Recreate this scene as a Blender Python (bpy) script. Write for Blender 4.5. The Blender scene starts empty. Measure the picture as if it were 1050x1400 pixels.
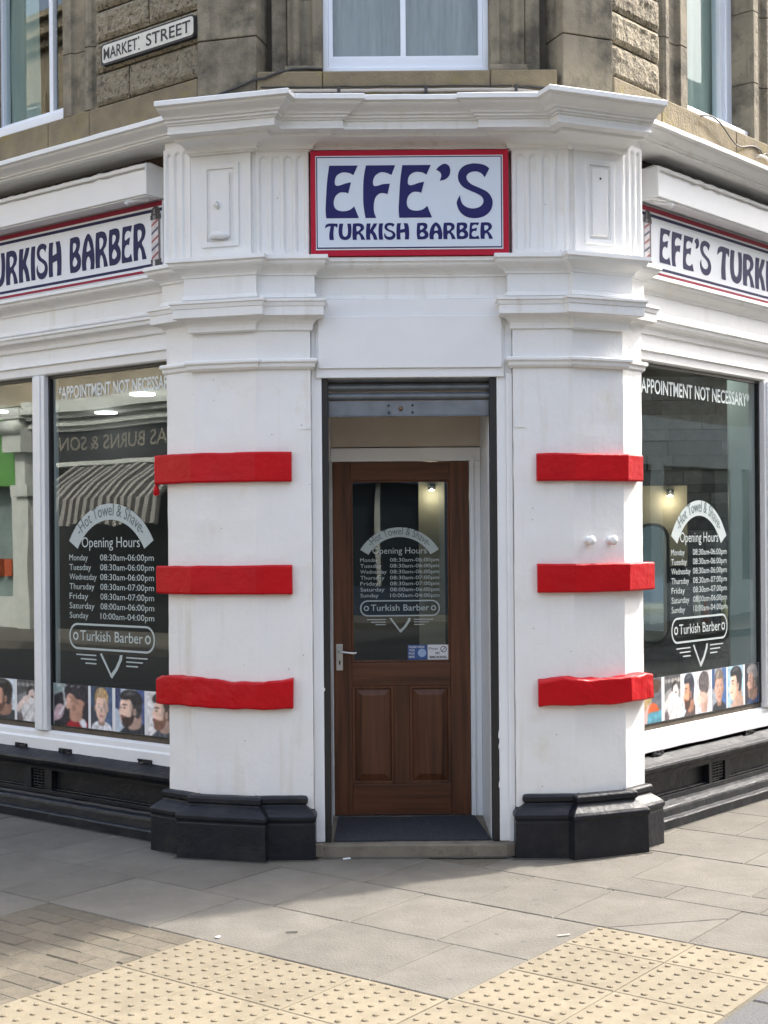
import bpy, bmesh, math, random
from mathutils import Vector, Matrix, noise
from mathutils.geometry import tessellate_polygon

random.seed(11)
SC = bpy.context.scene
COL = SC.collection
R = math.radians

# ------------------------------------------------------------------ camera
cd = bpy.data.cameras.new('camera')
cam = bpy.data.objects.new('camera', cd)
COL.objects.link(cam)
cd.sensor_fit = 'VERTICAL'
cd.sensor_height = 36
cd.lens = 1850 / 1400 * 36
cd.shift_y = 0.025
cd.clip_start = 0.05
cd.clip_end = 500
rl = 0.008
cam.matrix_world = Matrix(((1, rl, 0, 0), (0, 0, -1, 0), (-rl, 1, 0, 1.65), (0, 0, 0, 1)))
SC.camera = cam

# ------------------------------------------------------------------ sky, sun, exposure
SUN_EL, SUN_AZ = R(43), R(60)              # azimuth clockwise from +Y
wd = bpy.data.worlds.new('World')
SC.world = wd
wd.use_nodes = True
wn = wd.node_tree
for n in list(wn.nodes):
    wn.nodes.remove(n)
sky = wn.nodes.new('ShaderNodeTexSky')
sky.sky_type = 'NISHITA'
sky.sun_disc = False
sky.sun_elevation = SUN_EL
sky.sun_rotation = SUN_AZ
sky.dust_density = 4.0
sky.air_density = 1.0
hs = wn.nodes.new('ShaderNodeHueSaturation')
hs.inputs['Saturation'].default_value = 0.66
bg = wn.nodes.new('ShaderNodeBackground')
bg.inputs[1].default_value = 0.15
wo = wn.nodes.new('ShaderNodeOutputWorld')
wn.links.new(sky.outputs[0], hs.inputs['Color'])
wn.links.new(hs.outputs[0], bg.inputs[0])
wn.links.new(bg.outputs[0], wo.inputs[0])
sd = bpy.data.lights.new('sun', 'SUN')
sd.energy = 1.5
sd.angle = R(2.0)          # thin high cloud: a soft-edged, weak sun
sd.color = (1.0, 0.95, 0.88)
sun = bpy.data.objects.new('sun', sd)
COL.objects.link(sun)
sv = Vector((math.sin(SUN_AZ) * math.cos(SUN_EL), math.cos(SUN_AZ) * math.cos(SUN_EL), math.sin(SUN_EL)))
sun.rotation_euler = sv.to_track_quat('Z', 'Y').to_euler()
sun.location = (12, 8, 14)
SC.view_settings.view_transform = 'Standard'
SC.view_settings.look = 'None'
SC.view_settings.gamma = 1
SC.view_settings.exposure = 2.28
SC.view_settings.use_curve_mapping = False
SC.render.engine = 'CYCLES'
SC.cycles.max_bounces = 8
SC.cycles.transparent_max_bounces = 12
SC.cycles.caustics_reflective = False
SC.cycles.caustics_refractive = False

# ------------------------------------------------------------------ materials
MATS = {}

def pbr(name, c1, c2=None, scale=3.0, rough=0.6, bump=0.0, bscale=20.0, metal=0.0, rnd=0.0,
        c3=None, s3=1.2, t3=(0.55, 0.7), emis=0.0, spec=0.5, stretch=None, bump2=None, rvar=0.0, streak=None, spots=None):
    """noise mixed paint / stone; c3 adds stains with a shape of their own; rnd varies brightness per object"""
    if name in MATS:
        return MATS[name]
    m = bpy.data.materials.new(name)
    m.use_nodes = True
    nt = m.node_tree
    N, L = nt.nodes, nt.links
    b = N['Principled BSDF']
    geo = N.new('ShaderNodeNewGeometry')
    pos = geo.outputs['Position']
    if stretch:
        vm = N.new('ShaderNodeVectorMath'); vm.operation = 'MULTIPLY'
        vm.inputs[1].default_value = stretch
        L.new(pos, vm.inputs[0]); pos = vm.outputs[0]

    def nz(sc, det=6, ro=0.6):
        n = N.new('ShaderNodeTexNoise')
        n.inputs['Scale'].default_value = sc
        n.inputs['Detail'].default_value = det
        n.inputs['Roughness'].default_value = ro
        L.new(pos, n.inputs['Vector'])
        return n.outputs['Fac']

    def ramp(src, a, c):
        r = N.new('ShaderNodeMapRange')
        r.inputs[1].default_value = a; r.inputs[2].default_value = c
        L.new(src, r.inputs[0])
        return r.outputs[0]

    def mix(f, a, c, mode='MIX'):
        x = N.new('ShaderNodeMix'); x.data_type = 'RGBA'; x.blend_type = mode
        if hasattr(f, 'links'):
            L.new(f, x.inputs[0])
        else:
            x.inputs[0].default_value = f
        for s, k in ((a, 6), (c, 7)):
            if hasattr(s, 'links'):
                L.new(s, x.inputs[k])
            else:
                x.inputs[k].default_value = (*s, 1)
        return x.outputs[2]
    col = c1
    if c2:
        col = mix(ramp(nz(scale), 0.3, 0.7), c1, c2)
    if c3:
        col = mix(ramp(nz(s3, 8, 0.65), *t3), col, c3)
    if streak:
        sv_ = N.new('ShaderNodeVectorMath'); sv_.operation = 'MULTIPLY'; sv_.inputs[1].default_value = (17, 17, 1.1)
        L.new(pos, sv_.inputs[0])
        sn = N.new('ShaderNodeTexNoise'); sn.inputs['Scale'].default_value = 1.0; sn.inputs['Detail'].default_value = 5
        L.new(sv_.outputs[0], sn.inputs['Vector'])
        mk = N.new('ShaderNodeMath'); mk.operation = 'MULTIPLY'
        L.new(ramp(sn.outputs['Fac'], 0.56, 0.80), mk.inputs[0]); L.new(ramp(nz(0.9, 3), 0.42, 0.66), mk.inputs[1])
        col = mix(mk.outputs[0], col, streak)
    if spots:
        vo = N.new('ShaderNodeTexVoronoi'); vo.inputs['Scale'].default_value = spots[0]
        L.new(pos, vo.inputs['Vector'])
        th = N.new('ShaderNodeMapRange'); th.inputs[1].default_value = spots[1]; th.inputs[2].default_value = spots[1] * 0.7
        L.new(vo.outputs['Distance'], th.inputs[0])
        sel = N.new('ShaderNodeSeparateColor'); L.new(vo.outputs['Color'], sel.inputs[0])
        gt = N.new('ShaderNodeMath'); gt.operation = 'LESS_THAN'; gt.inputs[1].default_value = spots[2]
        L.new(sel.outputs[0], gt.inputs[0])
        mk = N.new('ShaderNodeMath'); mk.operation = 'MULTIPLY'
        L.new(th.outputs[0], mk.inputs[0]); L.new(gt.outputs[0], mk.inputs[1])
        col = mix(mk.outputs[0], col, spots[3])
    if rnd:
        oi = N.new('ShaderNodeObjectInfo')
        v = N.new('ShaderNodeHueSaturation')
        mr = N.new('ShaderNodeMapRange')
        mr.inputs[3].default_value = 1 - rnd; mr.inputs[4].default_value = 1 + rnd
        L.new(oi.outputs['Random'], mr.inputs[0]); L.new(mr.outputs[0], v.inputs['Value'])
        if hasattr(col, 'links'):
            L.new(col, v.inputs['Color'])
        else:
            v.inputs['Color'].default_value = (*col, 1)
        col = v.outputs[0]
    if hasattr(col, 'links'):
        L.new(col, b.inputs['Base Color'])
    else:
        b.inputs['Base Color'].default_value = (*col, 1)
    b.inputs['Roughness'].default_value = rough
    if rvar:
        mr = N.new('ShaderNodeMapRange')
        mr.inputs[1].default_value = 0.3; mr.inputs[2].default_value = 0.7
        mr.inputs[3].default_value = rough - rvar; mr.inputs[4].default_value = rough + rvar
        L.new(nz(scale * 2.3), mr.inputs[0]); L.new(mr.outputs[0], b.inputs['Roughness'])
    b.inputs['Metallic'].default_value = metal
    b.inputs['Specular IOR Level'].default_value = spec
    if bump:
        bp = N.new('ShaderNodeBump')
        bp.inputs['Strength'].default_value = bump
        bp.inputs['Distance'].default_value = 0.01
        h = nz(bscale)
        if bump2:
            a = N.new('ShaderNodeMath'); a.operation = 'MULTIPLY_ADD'
            a.inputs[1].default_value = bump2[1]
            L.new(nz(bump2[0], 4), a.inputs[0]); L.new(h, a.inputs[2]); h = a.outputs[0]
        L.new(h, bp.inputs['Height']); L.new(bp.outputs[0], b.inputs['Normal'])
    if emis:
        b.inputs['Emission Color'].default_value = (*c1, 1)
        b.inputs['Emission Strength'].default_value = emis
    MATS[name] = m
    return m

def glass(name, tint=(0.82, 0.88, 0.88), ior=1.9, wav=0.0):
    m = bpy.data.materials.new(name); m.use_nodes = True
    N, L = m.node_tree.nodes, m.node_tree.links
    N.remove(N['Principled BSDF'])
    o = N['Material Output']
    t = N.new('ShaderNodeBsdfTransparent'); t.inputs[0].default_value = (*tint, 1)
    g = N.new('ShaderNodeBsdfGlossy'); g.inputs['Roughness'].default_value = 0.0
    g.inputs[0].default_value = (0.95, 1, 0.98, 1)
    f = N.new('ShaderNodeFresnel'); f.inputs[0].default_value = ior
    x = N.new('ShaderNodeMixShader')
    gb_ = N.new('ShaderNodeNewGeometry')
    mm = N.new('ShaderNodeMath'); mm.operation = 'MULTIPLY_ADD'      # the back face of the pane only lets through
    mm.inputs[1].default_value = -1.0; mm.inputs[2].default_value = 1.0
    L.new(gb_.outputs['Backfacing'], mm.inputs[0])
    m2 = N.new('ShaderNodeMath'); m2.operation = 'MULTIPLY'
    L.new(mm.outputs[0], m2.inputs[0]); L.new(f.outputs[0], m2.inputs[1])
    L.new(m2.outputs[0], x.inputs[0]); L.new(t.outputs[0], x.inputs[1]); L.new(g.outputs[0], x.inputs[2])
    L.new(x.outputs[0], o.inputs[0])
    if wav:
        geo = N.new('ShaderNodeNewGeometry')
        n = N.new('ShaderNodeTexNoise'); n.inputs['Scale'].default_value = 1.7; n.inputs['Detail'].default_value = 1
        b = N.new('ShaderNodeBump'); b.inputs['Strength'].default_value = wav; b.inputs['Distance'].default_value = 0.02
        L.new(geo.outputs['Position'], n.inputs['Vector']); L.new(n.outputs['Fac'], b.inputs['Height'])
        L.new(b.outputs[0], g.inputs['Normal'])
    MATS[name] = m
    return m

M_WHITE = pbr('white_masonry_paint', (0.80, 0.80, 0.79), (0.75, 0.75, 0.735), 2.5, 0.5, 0.16, 45, c3=(0.70, 0.655, 0.57), s3=2.1,
              t3=(0.60, 0.84), bump2=(7, 2.4), streak=(0.62, 0.59, 0.53))
M_SHAFT = pbr('white_shaft_paint', (0.80, 0.80, 0.79), (0.76, 0.755, 0.735), 3, 0.5, 0.12, 38, c3=(0.68, 0.62, 0.51), s3=2.6,
              t3=(0.58, 0.80), bump2=(6, 4), streak=(0.64, 0.60, 0.53), spots=(26, 0.12, 0.05, (0.45, 0.42, 0.37)))
M_TRIM = pbr('white_gloss_paint', (0.80, 0.81, 0.82), (0.76, 0.77, 0.78), 4, 0.32, 0.08, 25)
M_UPVC = pbr('white_plastic', (0.76, 0.80, 0.86), None, rough=0.28)
M_SHADED_WHITE = pbr('shaded_white_board', (0.60, 0.53, 0.45), (0.52, 0.45, 0.37), 3, 0.5, 0.1, 12)  # white board toned beige to carry the shade of the recess
M_RED = pbr('red_gloss_paint', (0.50, 0.0015, 0.007), (0.43, 0.0015, 0.006), 6, 0.42, 0.25, 30, bump2=(9, 2.5), spec=0.25)
M_BLACK = pbr('black_gloss_paint', (0.007, 0.008, 0.012), (0.012, 0.013, 0.018), 7, 0.42, 0.25, 40, spec=0.30, c3=(0.032, 0.031, 0.029), s3=5,
              t3=(0.52, 0.80), bump2=(8, 2), rvar=0.12)
M_GUIDE = pbr('black_metal', (0.012, 0.012, 0.014), None, rough=0.4)
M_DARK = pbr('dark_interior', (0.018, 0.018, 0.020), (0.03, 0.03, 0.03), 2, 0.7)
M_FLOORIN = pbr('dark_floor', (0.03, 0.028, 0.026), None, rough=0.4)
M_BROWNVOID = pbr('rotten_brown_board', (0.085, 0.052, 0.04), (0.05, 0.032, 0.026), 6, 0.9)
M_STONE = pbr('weathered_sandstone', (0.30, 0.258, 0.182), (0.215, 0.185, 0.132), 6, 0.88, 0.5, 90, rnd=0.12, c3=(0.085, 0.075, 0.056),
              s3=4.5, t3=(0.46, 0.66), bump2=(14, 2.4), streak=(0.07, 0.062, 0.048))
M_ROUGH = pbr('rock_faced_sandstone', (0.33, 0.282, 0.196), (0.245, 0.208, 0.144), 9, 0.9, 1.0, 60, rnd=0.10, c3=(0.075, 0.06, 0.04),
              s3=42, t3=(0.50, 0.66), bump2=(30, 1.6))
M_SILL = pbr('mossy_sandstone', (0.25, 0.20, 0.12), (0.165, 0.135, 0.085), 8, 0.9, 0.5, 80, c3=(0.23, 0.19, 0.05), s3=9,
             t3=(0.56, 0.72), bump2=(16, 1.5))
M_MORTAR = pbr('dark_mortar', (0.07, 0.062, 0.05), (0.11, 0.1, 0.08), 20, 0.95)
M_WOOD = pbr('mahogany_door_wood', (0.150, 0.058, 0.027), (0.048, 0.018, 0.009), 30, 0.42, 0.15, 60, stretch=(1, 1, 0.05),
             c3=(0.135, 0.055, 0.028), s3=7, t3=(0.46, 0.72), spec=0.35)
M_WOODH = pbr('mahogany_rail_wood', (0.145, 0.056, 0.026), (0.052, 0.019, 0.010), 30, 0.42, 0.15, 60, stretch=(0.05, 1, 1),
              c3=(0.135, 0.055, 0.028), s3=7, t3=(0.48, 0.74), spec=0.35)
M_GALV = pbr('galvanised_steel', (0.20, 0.22, 0.245), (0.13, 0.145, 0.165), 12, 0.45, 0.05, 60, metal=0.35)
M_CHROME = pbr('satin_metal', (0.62, 0.62, 0.6), None, rough=0.28, metal=0.9)
M_MAT = pbr('navy_ribbed_carpet', (0.010, 0.012, 0.018), (0.05, 0.054, 0.064), 130, 0.95, 0.8, 260)
M_STEP = pbr('worn_concrete_step', (0.23, 0.20, 0.155), (0.15, 0.13, 0.10), 9, 0.92, 0.4, 80, c3=(0.08, 0.07, 0.05), s3=4)
M_SLAB = pbr('concrete_paving', (0.170, 0.157, 0.131), (0.129, 0.119, 0.099), 5, 0.9, 0.5, 150, rnd=0.09, c3=(0.118, 0.108, 0.089),
             s3=3.6, t3=(0.48, 0.74), bump2=(60, 1), spots=(9, 0.13, 0.14, (0.105, 0.098, 0.084)))
M_BLOCK = pbr('brown_paving_block', (0.152, 0.129, 0.093), (0.112, 0.096, 0.07), 24, 0.95, 0.5, 140, rnd=0.16, c3=(0.10, 0.09, 0.068), s3=7)
M_TACT = pbr('buff_tactile_concrete', (0.228, 0.194, 0.133), (0.192, 0.162, 0.110), 9, 0.9, 0.35, 170, rnd=0.07, c3=(0.16, 0.133, 0.09), s3=5,
             t3=(0.47, 0.74), spots=(8, 0.11, 0.12, (0.16, 0.135, 0.10)))
M_BLIST = pbr('dark_blister_top', (0.175, 0.143, 0.095), (0.235, 0.196, 0.132), 40, 0.9, 0.2, 200)  # blisters coloured darker than their slab
M_JOINT = pbr('joint_sand', (0.085, 0.075, 0.056), (0.14, 0.125, 0.095), 60, 0.95)
M_KERB = pbr('granite_kerb', (0.125, 0.123, 0.12), (0.055, 0.055, 0.058), 110, 0.8, 0.3, 200, rnd=0.08)
M_ROAD = pbr('asphalt', (0.05, 0.05, 0.05), (0.07, 0.07, 0.068), 80, 0.9, 0.5, 200)
M_SIGN = pbr('blue_white_sign_face', (0.64, 0.71, 0.80), None, rough=0.4)
M_SIGN2 = pbr('pale_sign_face', (0.74, 0.76, 0.79), None, rough=0.5, spec=0.25)
M_BORDER = pbr('crimson_sign_vinyl', (0.44, 0.010, 0.035), None, rough=0.5, spec=0.2)
M_BORDER_SHADED = pbr('shaded_crimson_vinyl', (0.27, 0.016, 0.04), None, rough=0.5, spec=0.2)  # the sign crimson, darkened for the shade under the awnings
M_NAVY = pbr('navy_sign_vinyl', (0.018, 0.018, 0.115), None, rough=0.5, spec=0.2)
M_NAVY2 = pbr('faded_navy_vinyl', (0.03, 0.03, 0.085), None, rough=0.6, spec=0.15)
M_PALE = pbr('pale_line_vinyl', (0.74, 0.75, 0.78), None, rough=0.4)
M_VINYL = pbr('etched_window_vinyl', (0.44, 0.50, 0.50), None, rough=0.6)
M_VINYL2 = pbr('white_window_vinyl', (0.70, 0.74, 0.74), None, rough=0.6)
M_VINYLD = pbr('dark_vinyl_lettering', (0.10, 0.14, 0.14), None, rough=0.6)
M_ENAMEL = pbr('white_enamel', (0.66, 0.65, 0.60), (0.56, 0.54, 0.48), 30, 0.35, c3=(0.25, 0.20, 0.14), s3=14, t3=(0.64, 0.75))
M_IRON = pbr('black_cast_iron', (0.012, 0.012, 0.012), None, rough=0.5)
M_CABLE = pbr('dark_cable', (0.04, 0.037, 0.034), None, rough=0.6)
M_PIPE = pbr('grey_beige_cable', (0.42, 0.38, 0.33), None, rough=0.55)
M_SLATE = pbr('split_slate', (0.10, 0.105, 0.11), (0.17, 0.172, 0.175), 14, 0.8, 0.5, 60, rnd=0.45)
M_LED = pbr('led_panel', (1.0, 0.98, 0.93), None, emis=1.5)
M_CURT = pbr('grey_net_curtain', (0.37, 0.355, 0.33), (0.25, 0.245, 0.23), 4, 0.9, stretch=(9, 9, 1))
M_CURT2 = pbr('green_grey_blind', (0.50, 0.55, 0.47), (0.40, 0.45, 0.39), 3, 0.9, stretch=(7, 7, .4))
M_GLASS = glass('shop_window_glass', (0.80, 0.85, 0.85), 2.05, 0.045)
M_GLASSR = glass('right_window_glass', (0.86, 0.91, 0.91), 1.62, 0.06)
M_GLASS2 = glass('upper_window_glass', (0.86, 0.90, 0.90), 1.75, 0.05)
M_GLASS4 = glass('upper_right_glass', (0.86, 0.90, 0.90), 1.28, 0.04)
M_GLASS3 = glass('door_glass', (0.75, 0.82, 0.84), 1.8, 0.08)

# ------------------------------------------------------------------ frames, mesh builder, object helpers
class Frame:
    """x runs to the right along a wall seen from outside, y into the building"""
    def __init__(s, ox, oy, deg):
        a = R(deg)
        s.o = (ox, oy); s.e = (math.cos(a), math.sin(a)); s.n = (-math.sin(a), math.cos(a)); s.deg = deg

    def w(s, x, y, z=None):
        X = s.o[0] + x * s.e[0] + y * s.n[0]; Y = s.o[1] + x * s.e[1] + y * s.n[1]
        return (X, Y) if z is None else (X, Y, z)

    def loc(s, X, Y):
        dx, dy = X - s.o[0], Y - s.o[1]
        return dx * s.e[0] + dy * s.e[1], dx * s.n[0] + dy * s.n[1]

    def sub(s, x, y):
        return Frame(*s.w(x, y), s.deg)

F0 = Frame(0, 0, 0)
LW = Frame(-1.303, 7.40, -37.3)          # left street wall, y=0 is the face of its kerb
RW = Frame(1.561, 7.63, 47.3)            # right street wall
L2 = Frame(-0.657, 7.0, -15.5)           # canted faces of the two pilasters
R2 = Frame(0.9814, 7.0, 22.5)

WPOS = {}

class MB:
    def __init__(s):
        s.v, s.f, s.mi, s.sm, s.mats = [], [], [], [], []

    def m(s, mat):
        if mat not in s.mats:
            s.mats.append(mat)
        return s.mats.index(mat)

    def add(s, vs, fs, mat, smooth=False):
        o = len(s.v); k = s.m(mat)
        s.v += [tuple(p) for p in vs]
        for f in fs:
            s.f.append([i + o for i in f]); s.mi.append(k); s.sm.append(smooth)
        return s

    def box(s, fr, x0, x1, y0, y1, z0, z1, mat):
        x0, x1 = min(x0, x1), max(x0, x1)
        vs = [fr.w(x, y, z) for z in (z0, z1) for y in (y0, y1) for x in (x0, x1)]
        return s.add(vs, [(0, 2, 3, 1), (4, 5, 7, 6), (0, 1, 5, 4), (2, 6, 7, 3), (0, 4, 6, 2), (1, 3, 7, 5)], mat)

    def prism(s, fr, outline, y0, y1, mat, holes=(), back=True):
        """outline in local (x,z); front face at y0"""
        loops = [list(outline)] + [list(h) for h in holes]
        flat = [p for l in loops for p in l]
        tri = tessellate_polygon([[Vector((p[0], p[1], 0)) for p in l] for l in loops])
        n = len(flat)
        vs = [fr.w(p[0], y0, p[1]) for p in flat]
        fs = [tuple(t) for t in tri]
        if y1 is not None:
            vs += [fr.w(p[0], y1, p[1]) for p in flat]
            if back:
                fs += [tuple(i + n for i in reversed(t)) for t in tri]
            o = 0
            for l in loops:
                k = len(l)
                for i in range(k):
                    a, b = o + i, o + (i + 1) % k
                    fs.append((a, b, b + n, a + n))
                o += k
        return s.add(vs, fs, mat)

    def plan(s, pts, z0, z1, mat):
        """vertical prism over a plan outline (world xy)"""
        tri = tessellate_polygon([[Vector((p[0], p[1], 0)) for p in pts]])
        n = len(pts)
        vs = [(*p, z1) for p in pts] + [(*p, z0) for p in pts]
        fs = [tuple(t) for t in tri] + [tuple(i + n for i in reversed(t)) for t in tri]
        fs += [(i, (i + 1) % n, (i + 1) % n + n, i + n) for i in range(n)]
        return s.add(vs, fs, mat)

    def sweep(s, path, prof, mat, sdir=None, edir=None, close=True, wob=0.0, step=None):
        """mould a profile [(out,z)] along plan path, mitred; out is to the right of travel"""
        P = [Vector(p) for p in path]
        seg = [(P[i + 1] - P[i]).normalized() for i in range(len(P) - 1)]
        nrm = [Vector((d.y, -d.x)) for d in seg]

        def mitre(na, nb):
            m = (na + nb)
            if m.length < 1e-6:
                return na
            m.normalize()
            return m / max(0.25, m.dot(na))
        rings = []
        for i, p in enumerate(P):
            if i == 0:
                mv = nrm[0] if sdir is None else mitre(Vector((sdir[1], -sdir[0])), nrm[0])
            elif i == len(P) - 1:
                mv = nrm[-1] if edir is None else mitre(nrm[-1], Vector((edir[1], -edir[0])))
            else:
                mv = mitre(nrm[i - 1], nrm[i])
            rings.append((p, mv))
        plan = []
        for i in range(len(rings) - 1):
            k = max(1, int((P[i + 1] - P[i]).length / step)) if step else 1
            plan += [(i, j / k) for j in range(k)]
        plan.append((len(rings) - 2, 1.0))
        vs = []
        n = len(prof)
        for i, t in plan:
            (p, u), (q_, w_) = rings[i], rings[i + 1]
            for d, z in prof:
                q = (p + u * d).lerp(q_ + w_ * d, t)
                if wob:
                    w = Vector((q.x, q.y, z))
                    nv = noise.noise_vector(w * 9) * wob + noise.noise_vector(w * 31) * wob * 0.45
                    vs.append((q.x + nv.x, q.y + nv.y, z + nv.z))
                else:
                    vs.append((q.x, q.y, z))
        fs = []
        m = n if close else n - 1
        for i in range(len(plan) - 1):
            for j in range(m):
                k = (j + 1) % n
                fs.append((i * n + j, (i + 1) * n + j, (i + 1) * n + k, i * n + k))
        if close:
            tri = tessellate_polygon([[Vector((d, z, 0)) for d, z in prof]])
            e = (len(plan) - 1) * n
            fs += [tuple(t) for t in tri] + [tuple(x + e for x in reversed(t)) for t in tri]
        return s.add(vs, fs, mat)

    def tube(s, pts, r, mat, n=8, caps=True):
        P = [Vector(p) for p in pts]
        vs, fs = [], []
        up = Vector((0, 0, 1))
        for i, p in enumerate(P):
            t = (P[min(i + 1, len(P) - 1)] - P[max(i - 1, 0)]).normalized()
            a = t.cross(up if abs(t.z) < 0.95 else Vector((1, 0, 0))).normalized(); b = t.cross(a)
            rr = r[i] if isinstance(r, (list, tuple)) else r
            for k in range(n):
                an = 2 * math.pi * k / n
                vs.append(p + (a * math.cos(an) + b * math.sin(an)) * rr)
        for i in range(len(P) - 1):
            for k in range(n):
                l = (k + 1) % n
                fs.append((i * n + k, i * n + l, (i + 1) * n + l, (i + 1) * n + k))
        if caps:
            fs += [tuple(range(n)), tuple(range((len(P) - 1) * n, len(P) * n))]
        return s.add(vs, fs, mat, True)

    def grid(s, fr, x0, x1, z0, z1, nx, nz, yfun, mat, smooth=False, skirt=None):
        vs = [];fs = []
        for j in range(nz + 1):
            for i in range(nx + 1):
                x = x0 + (x1 - x0) * i / nx; z = z0 + (z1 - z0) * j / nz
                vs.append(fr.w(x, yfun(x, z), z))
        w = nx + 1
        for j in range(nz):
            for i in range(nx):
                fs.append((j * w + i, j * w + i + 1, (j + 1) * w + i + 1, (j + 1) * w + i))
        if skirt is not None:
            ring = [i for i in range(w)] + [j * w + nx for j in range(1, nz + 1)] + [nz * w + i for i in range(nx - 1, -1, -1)] + [j * w for j in range(nz - 1, 0, -1)]
            o = len(vs)
            for q in ring:
                i, j = q % w, q // w
                vs.append(fr.w(x0 + (x1 - x0) * i / nx, skirt, z0 + (z1 - z0) * j / nz))
            k = len(ring)
            for a in range(k):
                b = (a + 1) % k
                fs.append((ring[a], ring[b], o + b, o + a))
        return s.add(vs, fs, mat, smooth)

    def build(s, name, parent=None, bevel=0.0, normals=True, seg=2, label=None, cat=None, group=None, kind=None):
        me = bpy.data.meshes.new(name)
        xs = [min(p[i] for p in s.v) for i in range(3)]; xe = [max(p[i] for p in s.v) for i in range(3)]
        org = Vector(((xs[0] + xe[0]) / 2, (xs[1] + xe[1]) / 2, xs[2]))
        me.from_pydata([Vector(p) - org for p in s.v], [], s.f)
        for mt in s.mats:
            me.materials.append(mt)
        me.polygons.foreach_set('material_index', s.mi)
        me.polygons.foreach_set('use_smooth', s.sm)
        if normals:
            bm = bmesh.new(); bm.from_mesh(me)
            bmesh.ops.recalc_face_normals(bm, faces=bm.faces)
            bm.to_mesh(me); bm.free()
        me.update()
        o = bpy.data.objects.new(name, me)
        COL.objects.link(o)
        pw = Vector((0, 0, 0))
        if parent is not None:
            o.parent = parent; pw = WPOS[parent.name]
        o.location = org - pw
        WPOS[o.name] = org
        if bevel:
            b = o.modifiers.new('bevel', 'BEVEL')
            b.width = bevel; b.segments = seg; b.limit_method = 'ANGLE'; b.angle_limit = R(25)
        tag(o, label, cat, group, kind)
        return o

def tag(o, label=None, cat=None, group=None, kind=None):
    for k, v in (('label', label), ('category', cat), ('group', group), ('kind', kind)):
        if v:
            o[k] = v
    return o

def empty(name, loc, label=None, cat=None, group=None, parent=None, kind=None):
    o = bpy.data.objects.new(name, None)
    COL.objects.link(o)
    o.empty_display_size = 0.2
    pw = Vector((0, 0, 0))
    if parent is not None:
        o.parent = parent; pw = WPOS[parent.name]
    o.location = Vector(loc) - pw
    WPOS[o.name] = Vector(loc)
    return tag(o, label, cat, group, kind)

# ------------------------------------------------------------------ lettering
def smooth_loop(spec, n=6):
    """spec: (x,y) smooth points, (x,y,1) corners -> closed polyline"""
    P = list(spec)
    k = len(P)
    out = []
    for i in range(k):
        p1, p2 = P[i], P[(i + 1) % k]
        c1, c2 = len(p1) > 2, len(p2) > 2
        out.append((p1[0], p1[1]))
        if c1 and c2:
            continue
        p0 = p1 if c1 else P[i - 1]
        p3 = p2 if c2 else P[(i + 2) % k]
        for j in range(1, n):
            t = j / n
            f = lambda a: 0.5 * (2 * p1[a] + (p2[a] - p0[a]) * t + (2 * p0[a] - 5 * p1[a] + 4 * p2[a] - p3[a]) * t * t + (3 * p1[a] - p0[a] - 3 * p2[a] + p3[a]) * t ** 3)
            out.append((f(0), f(1)))
    return out

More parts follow.
